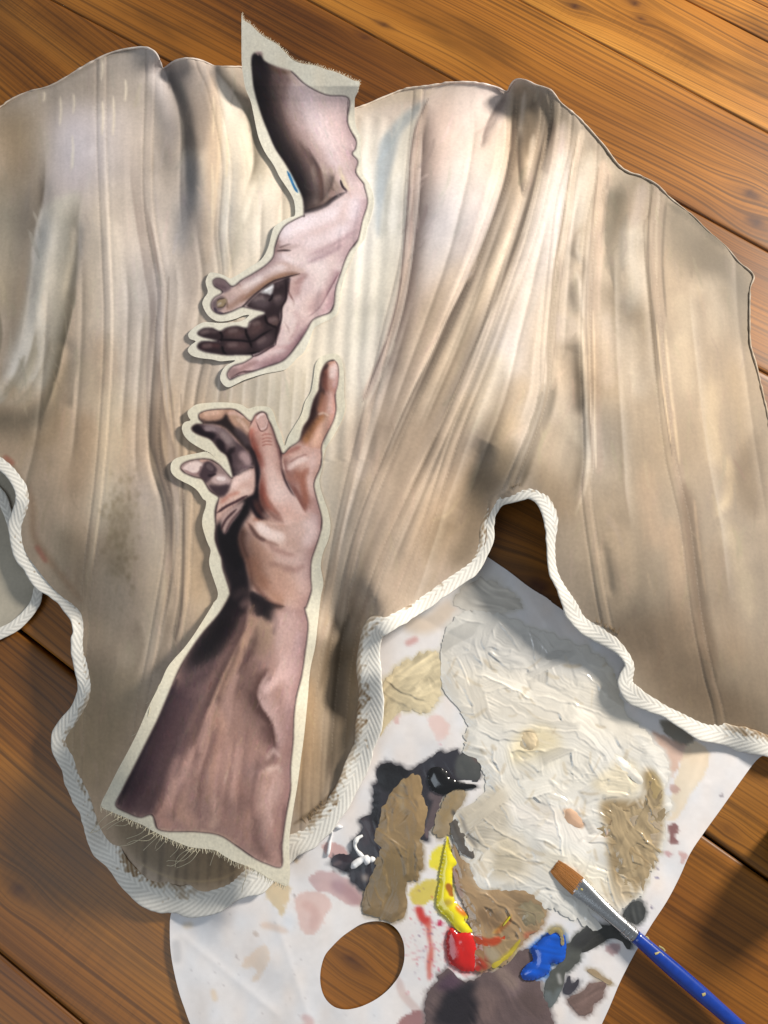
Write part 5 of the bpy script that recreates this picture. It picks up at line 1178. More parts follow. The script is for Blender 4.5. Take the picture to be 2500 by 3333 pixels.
def up_z(u, v):
    b = np.clip((430-v)/150, 0, 1)
    z = CZ(u, np.maximum(v, 330))*(1-b)+b*.030+np.maximum(up_lift(u, v), 1.3*MM)+.5*MM*noise2(u, v, 120, 120, 81)
    return np.where(v > 360, over(u, v, z), z)
lo_lift = rbf([(1090,1170,1.6),(1000,1400,1.6),(750,1320,1.8),(600,1380,3),(570,1530,3.5),(660,1650,3.5),(680,1850,4),(1060,1700,1.6),(1020,1900,2),(900,1800,1.6),(650,2050,9),(560,2200,24),(450,2450,38),(340,2620,42),(500,2700,36),(660,2760,30),(800,2820,26),(930,2880,24),(940,2700,24),(980,2400,16),(1010,2150,6),(800,2100,6),(750,2400,18),(700,2600,27)], .05)
def lo_z(u, v):
    z = np.maximum(CZ(u, np.minimum(v, 2850)), .012)+np.maximum(lo_lift(u, v), 1.3*MM)+.7*MM*noise2(u, v, 150, 150, 82)
    return over(u, v, z)
UPR = empty('canvas_cutout', unp(980, 700, .05)[0]); tag(UPR, 'cut canvas piece painted with a pale hand reaching down from the top edge', 'canvas cutout')
LOR = empty('canvas_cutout', unp(760, 2000, .06)[0]); tag(LOR, 'cut canvas piece painted with a warm-toned hand and forearm reaching up, fringed at the bottom', 'canvas cutout')
pu = paint_upper(); pl = paint_lower()
nu = len(UP_PATCH)
hair, _bd = piece(UPR, UP_PATCH, UP_HAND, pu, up_z, [(nu-15, nu, 9, 3.2, (.45, -1))], 91)
iL = 63
hair, LOB = piece(LOR, LO_PATCH, LO_HAND, pl, lo_z, [], 92)
ib = int(np.argmin(np.hypot(*(LO_PATCH-pts(TL2, "145,1330")[0]).T))); ie = int(np.argmin(np.hypot(*(LO_PATCH-pts(TL2, "1265,1810")[0]).T)))
rg = np.random.default_rng(93); Vs, Fs, b0 = [], [], 0
seg = resample(LO_PATCH[ib:ie+1], 4.2)
for q in seg:
    l = 16*rg.uniform(.4, 1.25); a = R(100)+rg.normal(0, .18); z0 = lo_z(np.array([q[0]]), np.array([q[1]]))[0]
    v_, f_ = hair((q[0], q[1]-4), (q[0]+l*math.cos(a), q[1]+l*math.sin(a)), z0, z0-rg.uniform(.0005, .002), rg.uniform(.00022, .00036), rg.normal(0, .1), 3)
    Vs.append(v_); Fs.append(f_+b0); b0 += len(v_)
o = mesh_np('fringe', np.vstack(Vs), np.vstack(Fs), CANV, LOB, np.tile(lin((214, 206, 182)), (b0, 1))); o['kind'] = 'stuff'
for s in ("215,1370 170,1400 130,1440 85,1490", "270,1395 190,1440 130,1480 80,1495", "300,1405 230,1440 180,1475", "330,1420 290,1450 230,1450", "470,1490 420,1510 330,1560 255,1575", "480,1495 430,1540 350,1540 300,1560", "500,1505 440,1560 400,1600", "520,1515 480,1560 470,1590", "545,1525 500,1580 475,1600", "420,1460 380,1500 300,1530", "690,1585 640,1640 580,1690 540,1690", "720,1590 640,1660 560,1660 540,1665", "740,1592 690,1660 640,1690 600,1705", "700,1588 640,1610 600,1650 590,1700", "830,1605 810,1660 800,1690", "1010,1690 1015,1760 1000,1800 990,1850", "620,1560 600,1600 560,1640", "500,600 470,650 440,700 415,720", "440,740 420,820 380,880 330,915", "820,110 815,140 812,165", "200,1222 190,1222"):
    q = resample(catmull(pts(TL2, s), 6), 6); z0 = lo_z(q[:1, 0], q[:1, 1])[0]; t = np.linspace(0, 1, len(q))
    zz = np.maximum(z0-.014*t**1.3+.002*np.sin(t*5), np.where(q[:, 1] > 2560, .012, .02))
    v_, f_ = tube(unp(q[:, 0], q[:, 1], zz), np.full(len(q), .00026), 5)
    mesh_np('loose_thread', v_, f_, CANV, LOB, np.tile(lin((216, 206, 178)), (len(v_), 1)))

# ---------------------------------------------------------------- paper palette with wet and dried paint
PA = (1000, 2300, 2.765); PB = (1300, 2700, 2.552); PC = (1700, 2700, 2.765); PD = (1000, 2900, 3.318)
PAL = np.array([(2503,2446),(2440,2402),(1851,1999),(1789,1952),(1724,1912),(1659,1862),(1601,1822),(1350,1650),(1310,1650),(1050,2100),(700,2700),(580,2920),(558,2970),(553,3010),(556,3100),(575,3200),(600,3280),(640,3370),(750,3490),(1000,3650),(1780,3690),(1959,3333),(2026,3180),(2107,3032),(2170,2935),(2212,2855),(2246,2779),(2291,2711),(2350,2629),(2412,2541),(2461,2476),(2490,2456)], float)
_h = pts(PD, "690,330 800,330 900,360 980,430 1035,540 1052,660 1040,790 990,920 900,1040 800,1130 690,1200 560,1255 420,1280 300,1255 210,1180 160,1080 140,960 150,830 190,700 260,610 370,500 480,420 580,360")
HOLE = catmull(_h, 5, True)
def paper_z(u, v):
    z = 3.2*MM+1.0*MM*noise2(u, v, 260, 300, 101)+.5*MM*noise2(u, v, 90, 110, 102)
    # soft creases in the sheet
    for (a, b, s) in (((600, 3050), (900, 3300), 1), ((1350, 2000), (2000, 2350), -1), ((2050, 2950), (2300, 2550), 1), ((1000, 3300), (900, 3000), 1), ((1560, 1860), (1640, 1960), 1), ((1650, 1900), (1720, 2000), -1), ((1730, 1960), (1790, 2050), 1), ((1800, 2000), (1860, 2100), -1)):
        a = np.array(a, float); b = np.array(b, float); d = b-a; t = np.clip(((u-a[0])*d[0]+(v-a[1])*d[1])/(d@d), 0, 1)
        D = np.hypot(u-a[0]-t*d[0], v-a[1]-t*d[1]); z = z+s*.5*MM*np.exp(-(D/16.)**1.3)
    return np.maximum(z, 1.4*MM)
def paint_paper():
    C = Canvas(540, 1620, 2520, 3720, .4, (226, 222, 222)); f, k = C.f, C.k
    rg = np.random.default_rng(5)
    C.T = K4
    k("330,1050 420,1120 520,1160 560,1150", (196, 188, 172), 40, 16, .7); k("300,1150 200,1230 100,1240", (206, 186, 164), 60, 20, .7); k("100,1320 140,1300", (196, 140, 136), 20, 8, .7)
    k("400,1000 480,1060 500,1120", (214, 210, 204), 60, 24, .6)
    f("710,1345 780,1350 790,1400 740,1385", (140, 122, 122), 4, .8, rough=14)
    C.T = K6
    f("1190,190 1330,225 1340,280 1280,300 1240,270", (118, 112, 100), 5, .85, rough=20); f("1140,240 1240,270 1330,320 1280,380 1240,440 1210,330", (206, 170, 150), 5, .8, rough=20)
    f("1330,280 1400,330 1390,420 1320,520 1260,620 1210,610 1250,480 1280,380", (224, 206, 180), 6, .85, rough=22)
    k("1380,330 1340,450 1270,580", (232, 216, 194), 20, 8, .8); f("1240,470 1275,480 1265,510 1240,500", (186, 150, 140), 4, .8, rough=10)
    f("1225,650 1265,640 1270,680 1250,690 1275,720 1230,725 1235,690", (134, 96, 96), 2, .95, rough=10)
    f("1205,755 1245,765 1225,785", (196, 160, 162), 2, .9, rough=8); f("1270,760 1310,770 1300,800 1270,825 1285,790", (200, 164, 160), 2, .9, rough=8)
    k("1165,815 1185,835", (70, 60, 84), 5, 2, .9); k("1178,870 1181,874", (70, 66, 120), 7, 2, .9); k("1155,998 1160,1000", (90, 80, 110), 7, 2, .9); k("1455,520 1462,515", (130, 120, 128), 9, 3, .8)
    f("40,150 70,150 60,210 45,200", (210, 170, 168), 4, .7, rough=10); f("190,180 250,175 280,230 245,290 210,240", (222, 190, 184), 5, .7, rough=16)
    k("240,290 242,298", (190, 60, 90), 5, 2, .9)
    k("150,260 200,300 240,320", (206, 208, 214), 60, 30, .5)
    # yellow washes, red run and spatter
    f("205,770 240,735 275,745 265,830 225,840 200,820", (226, 214, 50), 4, .9, rough=14); f("115,930 160,890 230,880 235,930 190,980 130,985", (206, 184, 70), 5, .85, rough=16)
    f("135,1000 165,1000 180,1040 200,1040 200,1080 185,1080 160,1065 145,1040", (196, 52, 44), 2, .95); f("180,1070 200,1070 205,1140 215,1200 205,1260 205,1300 190,1310 185,1230 195,1170 185,1120", (206, 104, 90), 3, .9)
    f("235,1055 252,1060 250,1080 230,1080", (190, 40, 80), 2, .9, rough=6); k("60,1215 150,1190 230,1150", (206, 150, 160), 3, 2, .7); k("120,1230 160,1210", (200, 120, 130), 3, 2, .7)
    for i_ in range(150):
        x, y = rg.normal(210, 70), rg.normal(1150, 110); l = rg.uniform(2, 12); a = rg.uniform(0, 6.28)
        k("%f,%f %f,%f" % (x, y, x+l*math.cos(a), y+l*math.sin(a)), [(190, 60, 90), (120, 90, 120), (206, 120, 130)][i_ % 3], rg.uniform(1.5, 4), 1.5, .8)
    k("60,1300 80,1370 120,1420 160,1460", (206, 186, 182), 26, 6, .8); f("60,1504 90,1470 150,1440 180,1480 200,1560 50,1560", (150, 106, 106), 5, .9, rough=18)
    f("960,1165 1000,1155 1020,1165 1010,1195 985,1205 960,1190", (176, 148, 150), 2, .9, rough=8)
    # left half: pale pinks and greys
    C.T = K5
    f("1390,735 1450,720 1500,760 1530,850 1480,830 1430,790", (196, 156, 152), 4, .9, rough=18)
    f("1340,860 1420,840 1500,880 1570,930 1560,990 1500,990 1440,950 1360,920", (196, 164, 164), 5, .85, rough=24); k("1440,900 1500,930 1550,980", (160, 124, 130), 40, 14, .6)
    f("1275,960 1330,930 1400,940 1430,980 1400,1040 1370,1110 1310,1115 1290,1040", (214, 184, 178), 5, .85, rough=24); k("1310,980 1360,1020 1350,1090", (202, 166, 160), 30, 10, .6)
    k("1130,1075 1180,1085 1240,1105", (214, 192, 178), 22, 8, .7); f("1100,1180 1150,1165 1165,1220 1130,1290 1090,1325 1110,1260 1050,1250", (220, 200, 182), 5, .75, rough=22)
    f("1160,880 1240,890 1245,960 1215,1040 1195,1000 1150,950", (206, 182, 142), 6, .8, rough=18)
    k("760,1150 765,1230", (186, 186, 190), 30, 10, .7); k("920,1360 930,1400", (220, 196, 166), 18, 6, .6); k("1100,1110 1110,1120", (186, 170, 160), 14, 4, .7); k("800,1080 825,1075", (206, 186, 160), 20, 8, .6); k("1310,1470 1340,1500 1290,1540", (206, 172, 170), 26, 8, .7)
    k("1270,945 1272,952", (150, 140, 140), 8, 3, .7); k("1020,1210 1024,1214", (150, 140, 140), 6, 2, .7); k("1275,795 1282,800", (200, 170, 130), 14, 4, .6)
    k("1340,720 1370,715", (206, 172, 140), 14, 4, .6)
    for i_ in range(60):
        x, y = rg.uniform(780, 1650), rg.uniform(1010, 1500); k("%f,%f %f,%f" % (x, y, x+2, y+2), (160, 154, 156), rg.uniform(2, 4), 1.5, .5)
    C.grain(.012, [(14, 14), (40, 40)], 8, .15)
    return C
PALR = empty('paper_palette', unp(1500, 2700)[0]); tag(PALR, 'white paper palette with a thumb hole covered in thick paint', 'palette')
PAPER = pigment_mat('coated_paper', .42, .06, 700, spec=.45, mottled=.02)
pp_ = paint_paper()
WET = pigment_mat('wet_paint', .17, .12, 500, coat=.9, spec=.55, mottled=.04)
SATIN = pigment_mat('tacky_paint', .36, .2, 500, coat=.15, spec=.5, mottled=.06)
DRY = pigment_mat('dried_paint', .55, .25, 600, spec=.4, mottled=.08)
_k = [0]
def dab(label, P, T, thick, C=None, col=None, mat=None, step=4., rough=16, ridge=.5, ridge_dir=0., ridge_w=9., dome=.5, zoff=.25, lump=.3, sm=True, stack=0., name='paint_dab', smooth=0, knife=0):
    """one patch of paint: outline, body, brush ridges and lumps"""
    _k[0] += 1; sd = 200+_k[0]*7
    if isinstance(P, str): P = pts(T, P)
    if sm: P = catmull(P, 5, True)
    if rough:
        P = resample(np.vstack([P, P[:1]]), 4.)[:-1]; c = P.mean(0); d = P-c; r = np.hypot(*d.T)
        s_ = np.arange(len(P))*4.
        P = P+d/r[:, None]*(rough*.5*noise2(s_, s_*0, 18, 10, sd)+rough*.35*noise2(s_, s_*0, 7, 10, sd+1))[:, None]
    mc = np.array(col) if col is not None else C.get(P[:, 0], P[:, 1]).mean(0)
    c0 = P.mean(0); dd_ = P-c0; rr_ = np.hypot(*dd_.T)[:, None]
    pp_.f(P+dd_/rr_*6, mc*.9+18, 3, .8, False, rough=8, seed=sd); pp_.f(P+dd_/rr_*14, mc*.6+85, 6, .4, False, rough=14, seed=sd+1)
    uv, F, b = sheet(P, step)
    O = resample(np.vstack([P, P[:1]]), 4.); dist = np.empty(len(uv))
    for s in range(0, len(uv), 500): dist[s:s+500] = np.sqrt(((uv[s:s+500, None]-O[None])**2).sum(-1).min(1))
    w_ = np.clip(dist/(dome*40+5), 0, 1); prof = np.sqrt(np.clip(1-(1-w_)**2, 0, 1)) if smooth or thick > 2 else w_**.75
    u, v = uv.T; ca, sa = math.cos(ridge_dir), math.sin(ridge_dir); al = u*ca+v*sa+14*noise2(u, v, 120, 120, sd+2); ac = -u*sa+v*ca+14*noise2(u, v, 110, 110, sd+3)
    mk_ = np.clip(noise2(u, v, 80, 80, sd+10)*.9+.35, 0, 1)
    z = thick*prof+ridge*prof*mk_*(noise2(al, ac, ridge_w*11, ridge_w, sd+4)*.6+noise2(al, ac, ridge_w*6, ridge_w*.5, sd+5)*.3)
    kn1 = noise2(al, ac, 75, 40, sd+6); kn2 = noise2(u, v, 30, 24, sd+7)
    z += lump*prof*(.38*(1-np.minimum(np.abs(kn1), 1))**9+.6*mk_*(1-np.minimum(np.abs(kn2), 1))**6+.45*noise2(u, v, 60, 60, sd+11)-.25)
    tintk = np.ones(len(u)); rk = np.random.default_rng(sd+50)
    for _ in range(knife):      # overlapping palette-knife strokes, each with its own tilt, drag lines and raised lip
        q = uv[rk.integers(len(uv))]; a_ = ridge_dir+rk.normal(0, .7); L_ = rk.uniform(35, 120); W_ = rk.uniform(10, 34)
        x = (u-q[0])*math.cos(a_)+(v-q[1])*math.sin(a_); y = -(u-q[0])*math.sin(a_)+(v-q[1])*math.cos(a_)+rk.normal(0, .0016)*x*x
        y = y+3*noise2(u, v, 22, 22, sd+60+_)
        k_ = np.clip((1-np.abs(x)/L_)*4, 0, 1)*np.clip((1-np.abs(y)/W_)*5, 0, 1)
        lip = np.exp(-((y-W_*.92)/3.)**2)*np.clip((1-np.abs(x)/L_)*3, 0, 1)
        zs = thick*(.75+.5*rk.random())*prof+rk.normal(0, .25)*y/W_*prof+.09*prof*noise2(x*.1, y, 9, 2.6, sd+99+_)
        z = z*(1-k_)+zs*k_+lip*lump*rk.uniform(.1, .75)*prof
        tintk = tintk*(1-k_)+k_*(1+rk.normal(0, .045))
    z = np.maximum(z, .12*prof)
    for _ in range(smooth):
        acc = np.zeros(len(z)); cnt = np.zeros(len(z)); fm = z[F].mean(1)
        for i_ in range(4): np.add.at(acc, F[:, i_], fm); np.add.at(cnt, F[:, i_], 1)
        z = np.where(b, z, acc/cnt)
    z = z*MM+paper_z(u, v)+(zoff+stack)*MM
    if C is not None: cc = C.get(u, v)
    else: cc = np.array(col)*(1+.06*noise2(al, ac, 70, 8, sd+8)+.05*noise2(u, v, 40, 40, sd+9))[:, None]
    cc = cc*tintk[:, None]
    o = mesh_np(name, unp(u, v, z), F, mat or SATIN, PALR, lin(np.clip(cc, 0, 255))); o['label'] = label
    return o
# dark smears lie lowest
def cv(u0, v0, u1, v1, base): return Canvas(u0, v0, u1, v1, .5, base)
C = cv(1050, 2420, 1600, 2960, (46, 43, 50)); C.T = PA
C.f("1030,510 1180,410 1360,385 1370,440 1330,560 1180,560 1050,570", (50, 50, 58), 4); C.f("1340,480 1420,405 1550,480 1575,580 1550,670 1350,650", (78, 80, 80), 4); C.f("1460,430 1550,470 1530,500", (120, 90, 88), 5, .7)
C.k("1100,800 1180,820 1140,980 1080,1160", (104, 90, 92), 34, 8, .85); C.k("1060,1100 1090,1180", (112, 96, 100), 14, 5, .8); C.f("620,600 720,500 920,580 850,680 800,760 700,760 640,700", (24, 23, 26), 5); C.k("620,740 610,950 640,1050", (22, 20, 24), 30, 8, .9)
C.f("225,1360 300,1320 400,1350 400,1500 300,1480", (44, 32, 40), 5); C.k("500,1000 540,1100 520,1250", (66, 56, 62), 26, 8, .7); C.f("490,1510 550,1520 540,1570 500,1570", (170, 156, 146), 5, .8); C.k("240,1420 300,1400", (110, 90, 88), 14, 6, .6)
dab('black and grey paint smear under the brown stroke', "620,600 650,530 720,500 800,520 920,580 1030,510 1110,470 1180,410 1260,420 1360,385 1370,440 1420,405 1550,480 1575,580 1550,670 1350,660 1200,850 1150,1000 1100,1150 1040,1205 900,1100 700,1500 560,1659 470,1640 400,1570 380,1490 230,1440 225,1360 300,1320 380,1330 420,1200 500,1100 480,1010 590,940 600,730 650,690", PA, .5, C, mat=SATIN, rough=8, ridge=.25, ridge_dir=1.3, lump=.1)
C = cv(1150, 2500, 1420, 3020, (142, 120, 88)); C.T = PA
C.f("870,640 980,620 1040,700 1080,900 1060,1100 820,1050 680,1000 700,860", (146, 122, 88), 8); C.k("860,660 840,800 870,960", (168, 146, 112), 18, 8, .7); C.f("570,1350 1020,1330 980,1560 940,1700 560,1700", (120, 102, 72), 18, .9); C.k("640,1290 800,1330 960,1300", (128, 108, 76), 26, 10, .8)
dab('long brown paint stroke beside the thumb hole', np.vstack([pts(PA, "880,640 980,620 1040,700 1030,800 1080,900 1070,1020 1050,1120 1020,1190 1035,1280 1042,1440 1000,1480 992,1570 940,1560"), pts(PD, "1060,0 1080,130 1030,300 880,330 800,320 740,270 620,240 600,200 605,60"), pts(PA, "570,1540 620,1400 660,1280 610,1200 650,1080 660,960 700,860 760,760 820,690")]), None, 1.6, C, mat=SATIN, rough=9, ridge=.35, ridge_dir=1.5, ridge_w=9, lump=.8, stack=.5, step=3.2, knife=26)
C = cv(1380, 2540, 1540, 2740, (156, 138, 110)); C.T = PA; C.k("1300,930 1350,1000 1320,960", (60, 62, 66), 14, 6, .7); C.k("1330,780 1260,900 1200,1050", (150, 128, 92), 30, 12, .8)
dab('light brown paint dab beside the yellow paint', "1250,790 1350,750 1420,770 1400,860 1340,950 1320,1020 1312,1130 1220,1165 1140,1140 1160,1000 1200,900", PA, 1., C, mat=SATIN, rough=8, ridge=.4, ridge_dir=1.9, stack=.4)
# cream impasto in the middle
C = cv(1380, 1940, 2240, 3080, (223, 220, 213)); C.T = K6; f, k = C.f, C.k
f("250,-120 1000,-80 1140,200 1200,330 900,260 500,200 330,120", (226, 219, 206), 30); k("350,100 600,60 900,160", (236, 229, 216), 90, 30, .8); f("330,-180 700,-200 960,-40 800,20 500,-30 300,-60", (206, 204, 200), 24, .8)
f("560,270 700,210 780,330 720,400 560,390", (222, 208, 174), 16, .9); k("590,250 640,240 660,300 610,320", (190, 170, 136), 12, 6, .7); f("540,400 880,280 880,460 700,520 500,500", (230, 225, 214), 16, .8)
f("900,450 1060,360 1110,450 1080,520 940,510", (228, 216, 190), 12, .9); k("1000,340 1060,400 1115,450", (238, 230, 214), 20, 6, .9); f("410,520 520,480 540,620 480,800 340,700 300,600", (196, 186, 168), 14, .9); k("330,600 360,680 400,740", (120, 116, 112), 12, 8, .7); k("310,700 330,800 380,860", (150, 136, 116), 30, 12, .7)
k("540,560 700,640 840,680 940,700", (232, 226, 218), 60, 20, .8); k("640,560 760,600 880,580", (218, 210, 200), 40, 16, .7); f("480,660 600,700 640,860 520,900 400,800", (226, 216, 198), 12, .9); f("500,700 560,720 600,830 480,860", (196, 184, 160), 8, .7); k("700,780 860,860 1000,900", (234, 226, 208), 90, 26, .8)
f("940,540 1110,530 1120,420 1150,400 1195,480 1205,640 1180,760 1140,860 1070,960 1000,930 970,800 960,680", (160, 138, 104), 8, .97); k("1150,420 1180,500 1160,560", (166, 146, 104), 40, 12, .8); f("1080,580 1180,580 1190,700 1130,740 1060,640", (176, 162, 144), 12, .8); k("1000,600 980,640 960,690", (110, 92, 72), 10, 5, .7); f("990,880 1080,900 1060,980 1000,1000 960,960", (200, 184, 158), 16, .8)
k("780,580 820,620 860,650", (196, 158, 128), 26, 7, .85); k("955,690 975,670", (206, 160, 136), 14, 5, .8); k("1080,250 1160,330 1210,430", (236, 232, 224), 26, 10, .7)
for i_ in range(160):
    rg_ = np.random.default_rng(600+i_); x, y = rg_.uniform(300, 1150), rg_.uniform(-100, 950); a = rg_.choice([.3, .9, 2.2])+rg_.normal(0, .4); l = rg_.uniform(20, 90)
    k("%f,%f %f,%f %f,%f" % (x, y, x+l*.5*math.cos(a), y+l*.5*math.sin(a)+6, x+l*math.cos(a), y+l*math.sin(a)), [(236, 230, 218), (196, 180, 152), (224, 214, 196), (182, 164, 136)][i_ % 4], rg_.uniform(3, 14), 4, .4)
dab('big cream white impasto in the middle of the palette', "250,40 330,150 362,230 345,330 400,360 430,420 420,520 300,600 285,690 330,780 340,880 390,950 470,960 560,940 620,960 700,1000 800,1040 900,1095 930,1100 940,1080 880,1010 960,1030 1080,970 1140,880 1180,780 1212,700 1215,600 1250,560 1215,500 1228,400 1200,330 1140,250 1060,180 1010,60 970,-50 800,-150 640,-210 480,-270 350,-280 260,-170", K6, 1.3, C, mat=WET, rough=10, ridge=.34, ridge_dir=.5, ridge_w=7, lump=.9, dome=.7, stack=.3, step=3.0, knife=120)
# brown glaze, yellow, red, blue
C = cv(1460, 2720, 1800, 3180, (160, 134, 102)); C.T = PB
C.f("640,1000 640,1150 780,1150 900,1110 960,1000 940,900 860,900 740,950", (150, 128, 96), 8); C.k("620,900 740,940 840,910", (176, 62, 30), 26, 6, .9); C.k("780,860 860,790 930,710", (180, 140, 60), 10, 5, .8); C.k("640,950 690,1100 700,1170", (156, 70, 46), 40, 10, .85); C.k("780,1120 900,1040 990,950", (170, 152, 60), 16, 6, .8); C.k("720,1000 800,1060", (160, 150, 130), 40, 12, .7); C.k("460,330 470,440 520,560", (130, 80, 40), 20, 6, .8); C.f("1020,620 1180,640 1190,720 1100,800 1020,720", (140, 128, 104), 8, .9); C.k("680,700 760,740 800,790", (120, 96, 70), 50, 14, .7); C.k("800,870 930,740", (150, 90, 44), 16, 6, .7); C.k("1050,880 1150,880", (178, 104, 78), 24, 8, .8); C.k("560,280 640,420 720,520", (176, 158, 134), 30, 12, .7)
dab('glossy brown mixed paint between yellow and blue', "450,130 520,250 650,330 700,450 900,510 1050,510 1200,640 1190,800 1060,900 970,1000 900,1110 780,1150 700,1185 640,1150 620,880 540,640 460,440", PB, 1.2, C, mat=WET, rough=8, ridge=.3, ridge_dir=.9, lump=.8, stack=.8, knife=26, step=3.2)
C = cv(1400, 3060, 1860, 3560, (100, 84, 84)); C.T = PB
C.f("420,1290 600,1260 650,1300 640,1616 300,1616 340,1450", (40, 36, 42), 8); C.f("430,1180 520,1270 430,1330 300,1320", (84, 64, 78), 10); C.k("660,1350 740,1420 700,1560", (120, 100, 96), 60, 20, .7); C.k("900,1250 950,1340 1000,1250", (120, 102, 104), 40, 16, .7); C.k("820,1160 900,1240 960,1300", (134, 116, 108), 40, 14, .8); C.k("1050,1400 1150,1500", (92, 76, 74), 60, 20, .7)
dab('dark mauve brown paint at the bottom of the palette', "420,1160 520,1262 620,1250 700,1185 800,1180 900,1105 1050,1000 1110,1080 1010,1190 1140,1260 1190,1330 1260,1560 1270,1800 900,1950 400,1900 215,1750 220,1560 230,1400 290,1280 380,1180", PB, .5, C, mat=DRY, rough=10, ridge=.2, ridge_dir=.8, lump=.15)
C = cv(1780, 2980, 2000, 3300, (84, 86, 82)); C.T = PB; C.f("1400,950 1520,830 1659,800 1659,960 1530,1000", (56, 56, 56), 8); C.k("1230,1350 1280,1450 1340,1320", (110, 118, 120), 30, 10, .8); C.k("1320,1200 1340,1280", (206, 204, 204), 12, 6, .6)
dab('grey green paint smear right of the blue paint', "1400,950 1520,830 1600,800 1680,840 1670,930 1530,1000 1500,1080 1420,1150 1380,1180 1350,1330 1250,1480 1205,1340 1250,1190 1320,1115 1385,1000", PB, .5, C, mat=SATIN, rough=8, ridge=.3, ridge_dir=2.2, lump=.2)
C = cv(1400, 2700, 1580, 3060, (232, 218, 32)); C.T = PB; C.k("400,460 430,510 440,540", (150, 84, 30), 22, 4, .9); C.f("370,590 420,575 450,610 400,640 370,620", (176, 150, 60), 4, .9); C.k("480,640 520,680 550,700", (206, 110, 30), 20, 6, .9); C.k("450,320 470,360 455,400", (150, 92, 36), 16, 4, .8); C.k("410,90 430,170", (110, 92, 50), 8, 4, .7)
dab('bright yellow squeezed paint', "402,50 418,120 436,205 482,285 446,315 440,400 440,500 462,590 530,665 572,735 536,752 612,850 540,872 470,820 400,740 345,690 314,630 308,560 330,440 340,340 368,200 388,110", PB, 3.6, C, mat=WET, rough=3, ridge=.25, ridge_dir=1.4, lump=.3, dome=.9, stack=.6, step=3., smooth=22)
C = cv(1440, 3000, 1570, 3180, (204, 30, 26)); C.T = PB; C.k("450,860 430,980 460,1090", (150, 16, 24), 30, 10, .7)
dab('glossy red squeezed paint', "430,810 490,862 560,850 622,880 640,1000 642,1150 590,1182 500,1160 420,1100 390,1000 392,900", PB, 3.4, C, mat=WET, rough=3, ridge=.3, ridge_dir=1.2, lump=.9, dome=.9, stack=.7, step=3., smooth=6)
dab('glossy blue squeezed paint', "1230,860 1300,830 1370,880 1385,980 1370,1080 1310,1115 1262,1110 1240,1190 1180,1222 1110,1250 1040,1250 1010,1190 1060,1120 1112,1080 1095,990 1180,910", PB, 4.4, None, (10, 82, 190), WET, rough=2, ridge=.15, lump=.8, dome=.8, stack=.5, step=3., smooth=10)
dab('black glossy blob of paint', "1085,640 1110,560 1180,545 1250,580 1290,640 1400,690 1500,700 1520,725 1440,740 1330,745 1260,780 1180,785 1110,730", PA, 3.2, None, (16, 16, 18), WET, rough=2, ridge=.1, lump=.2, dome=.8, stack=.8, step=3., smooth=8)
dab('tan impasto at the upper left of the palette', "0,20 100,-70 220,-110 250,-20 240,110 170,160 90,150 20,200 -20,260 -30,140", K6, .9, None, (206, 192, 160), SATIN, rough=12, ridge=.3, ridge_dir=2.5, lump=.6, knife=16, step=3.2)
dab('thin beige paint above the cream impasto', "300,1130 420,1040 560,1100 600,1160 480,1190 380,1180", K4, .5, None, (206, 200, 190), WET, rough=12, ridge=.3, ridge_dir=.3, lump=.3)
dab('small charcoal dab near the brush ferrule', "910,770 960,680 1040,655 1090,680 1105,760 1080,820 1020,850 960,830", PC, .9, None, (64, 66, 66), SATIN, rough=5, ridge=.4, ridge_dir=1.2, lump=.2)
dab('black smear under the brush ferrule', "560,940 640,870 820,880 900,960 990,1030 940,1075 880,1000 780,985 600,1090 520,1085", PC, .5, None, (58, 58, 56), SATIN, rough=6, ridge=.3, ridge_dir=2.7, lump=.1)
dab('brown dab at the lower right of the palette', "400,1530 480,1480 560,1450 620,1390 740,1370 730,1450 690,1550 600,1650 530,1670 480,1640 410,1570", PC, .5, None, (122, 100, 94), DRY, rough=8, ridge=.4, ridge_dir=2.5, lump=.2)
dab('thin brown streak above the brown dab', "590,1280 640,1260 740,1330 815,1375 780,1392 700,1350", PC, .4, None, (160, 140, 112), DRY, rough=4, ridge=.3, ridge_dir=.6, lump=.1)
dab('small dark crescent dab', "380,1400 400,1340 430,1320 440,1380 480,1370 510,1320 500,1400 440,1480 370,1470", PC, .5, None, (66, 64, 72), SATIN, rough=3, ridge=.2, lump=.1)
C = cv(1440, 2980, 1800, 3200, (150, 116, 84)); C.T = PB; C.k("560,1130 640,1090 720,1150", (170, 60, 40), 26, 8, .9); C.k("600,1180 660,1150", (190, 40, 34), 20, 6, .9)
dab('red brown smear beside the red paint', "600,1000 680,1010 730,1080 760,1150 700,1185 640,1175 610,1120", PB, .7, C, mat=WET, rough=7, ridge=.35, ridge_dir=1.2, lump=.4, stack=1.9, knife=8, step=3.2)
dab('yellow streak along the brown glaze', "760,1110 840,1070 930,990 985,920 1000,945 930,1040 850,1110 790,1150", PB, .8, None, (176, 158, 52), WET, rough=6, ridge=.3, ridge_dir=2.5, lump=.3, stack=1.8, step=3.2)
dab('orange red streak through the brown glaze', "590,880 680,905 740,935 830,905 880,880 860,925 760,965 660,950 610,920", PB, .6, None, (172, 66, 34), WET, rough=6, ridge=.3, ridge_dir=.2, lump=.3, stack=1.9, step=3.2)
dab('olive streak above the blue paint', "1010,620 1100,600 1180,650 1195,720 1120,800 1040,780 1005,700", PB, .8, None, (140, 128, 102), WET, rough=7, ridge=.3, ridge_dir=.6, lump=.5, stack=1.6, knife=5, step=3.2)
dab('tan lump on the right of the cream impasto', "960,560 1100,540 1130,430 1190,470 1200,620 1180,760 1140,860 1080,940 1010,900 980,780 960,680", K6, 1.2, None, (164, 145, 114), WET, rough=30, ridge=.4, ridge_dir=1.2, lump=1.1, stack=.7, knife=40, step=3.)
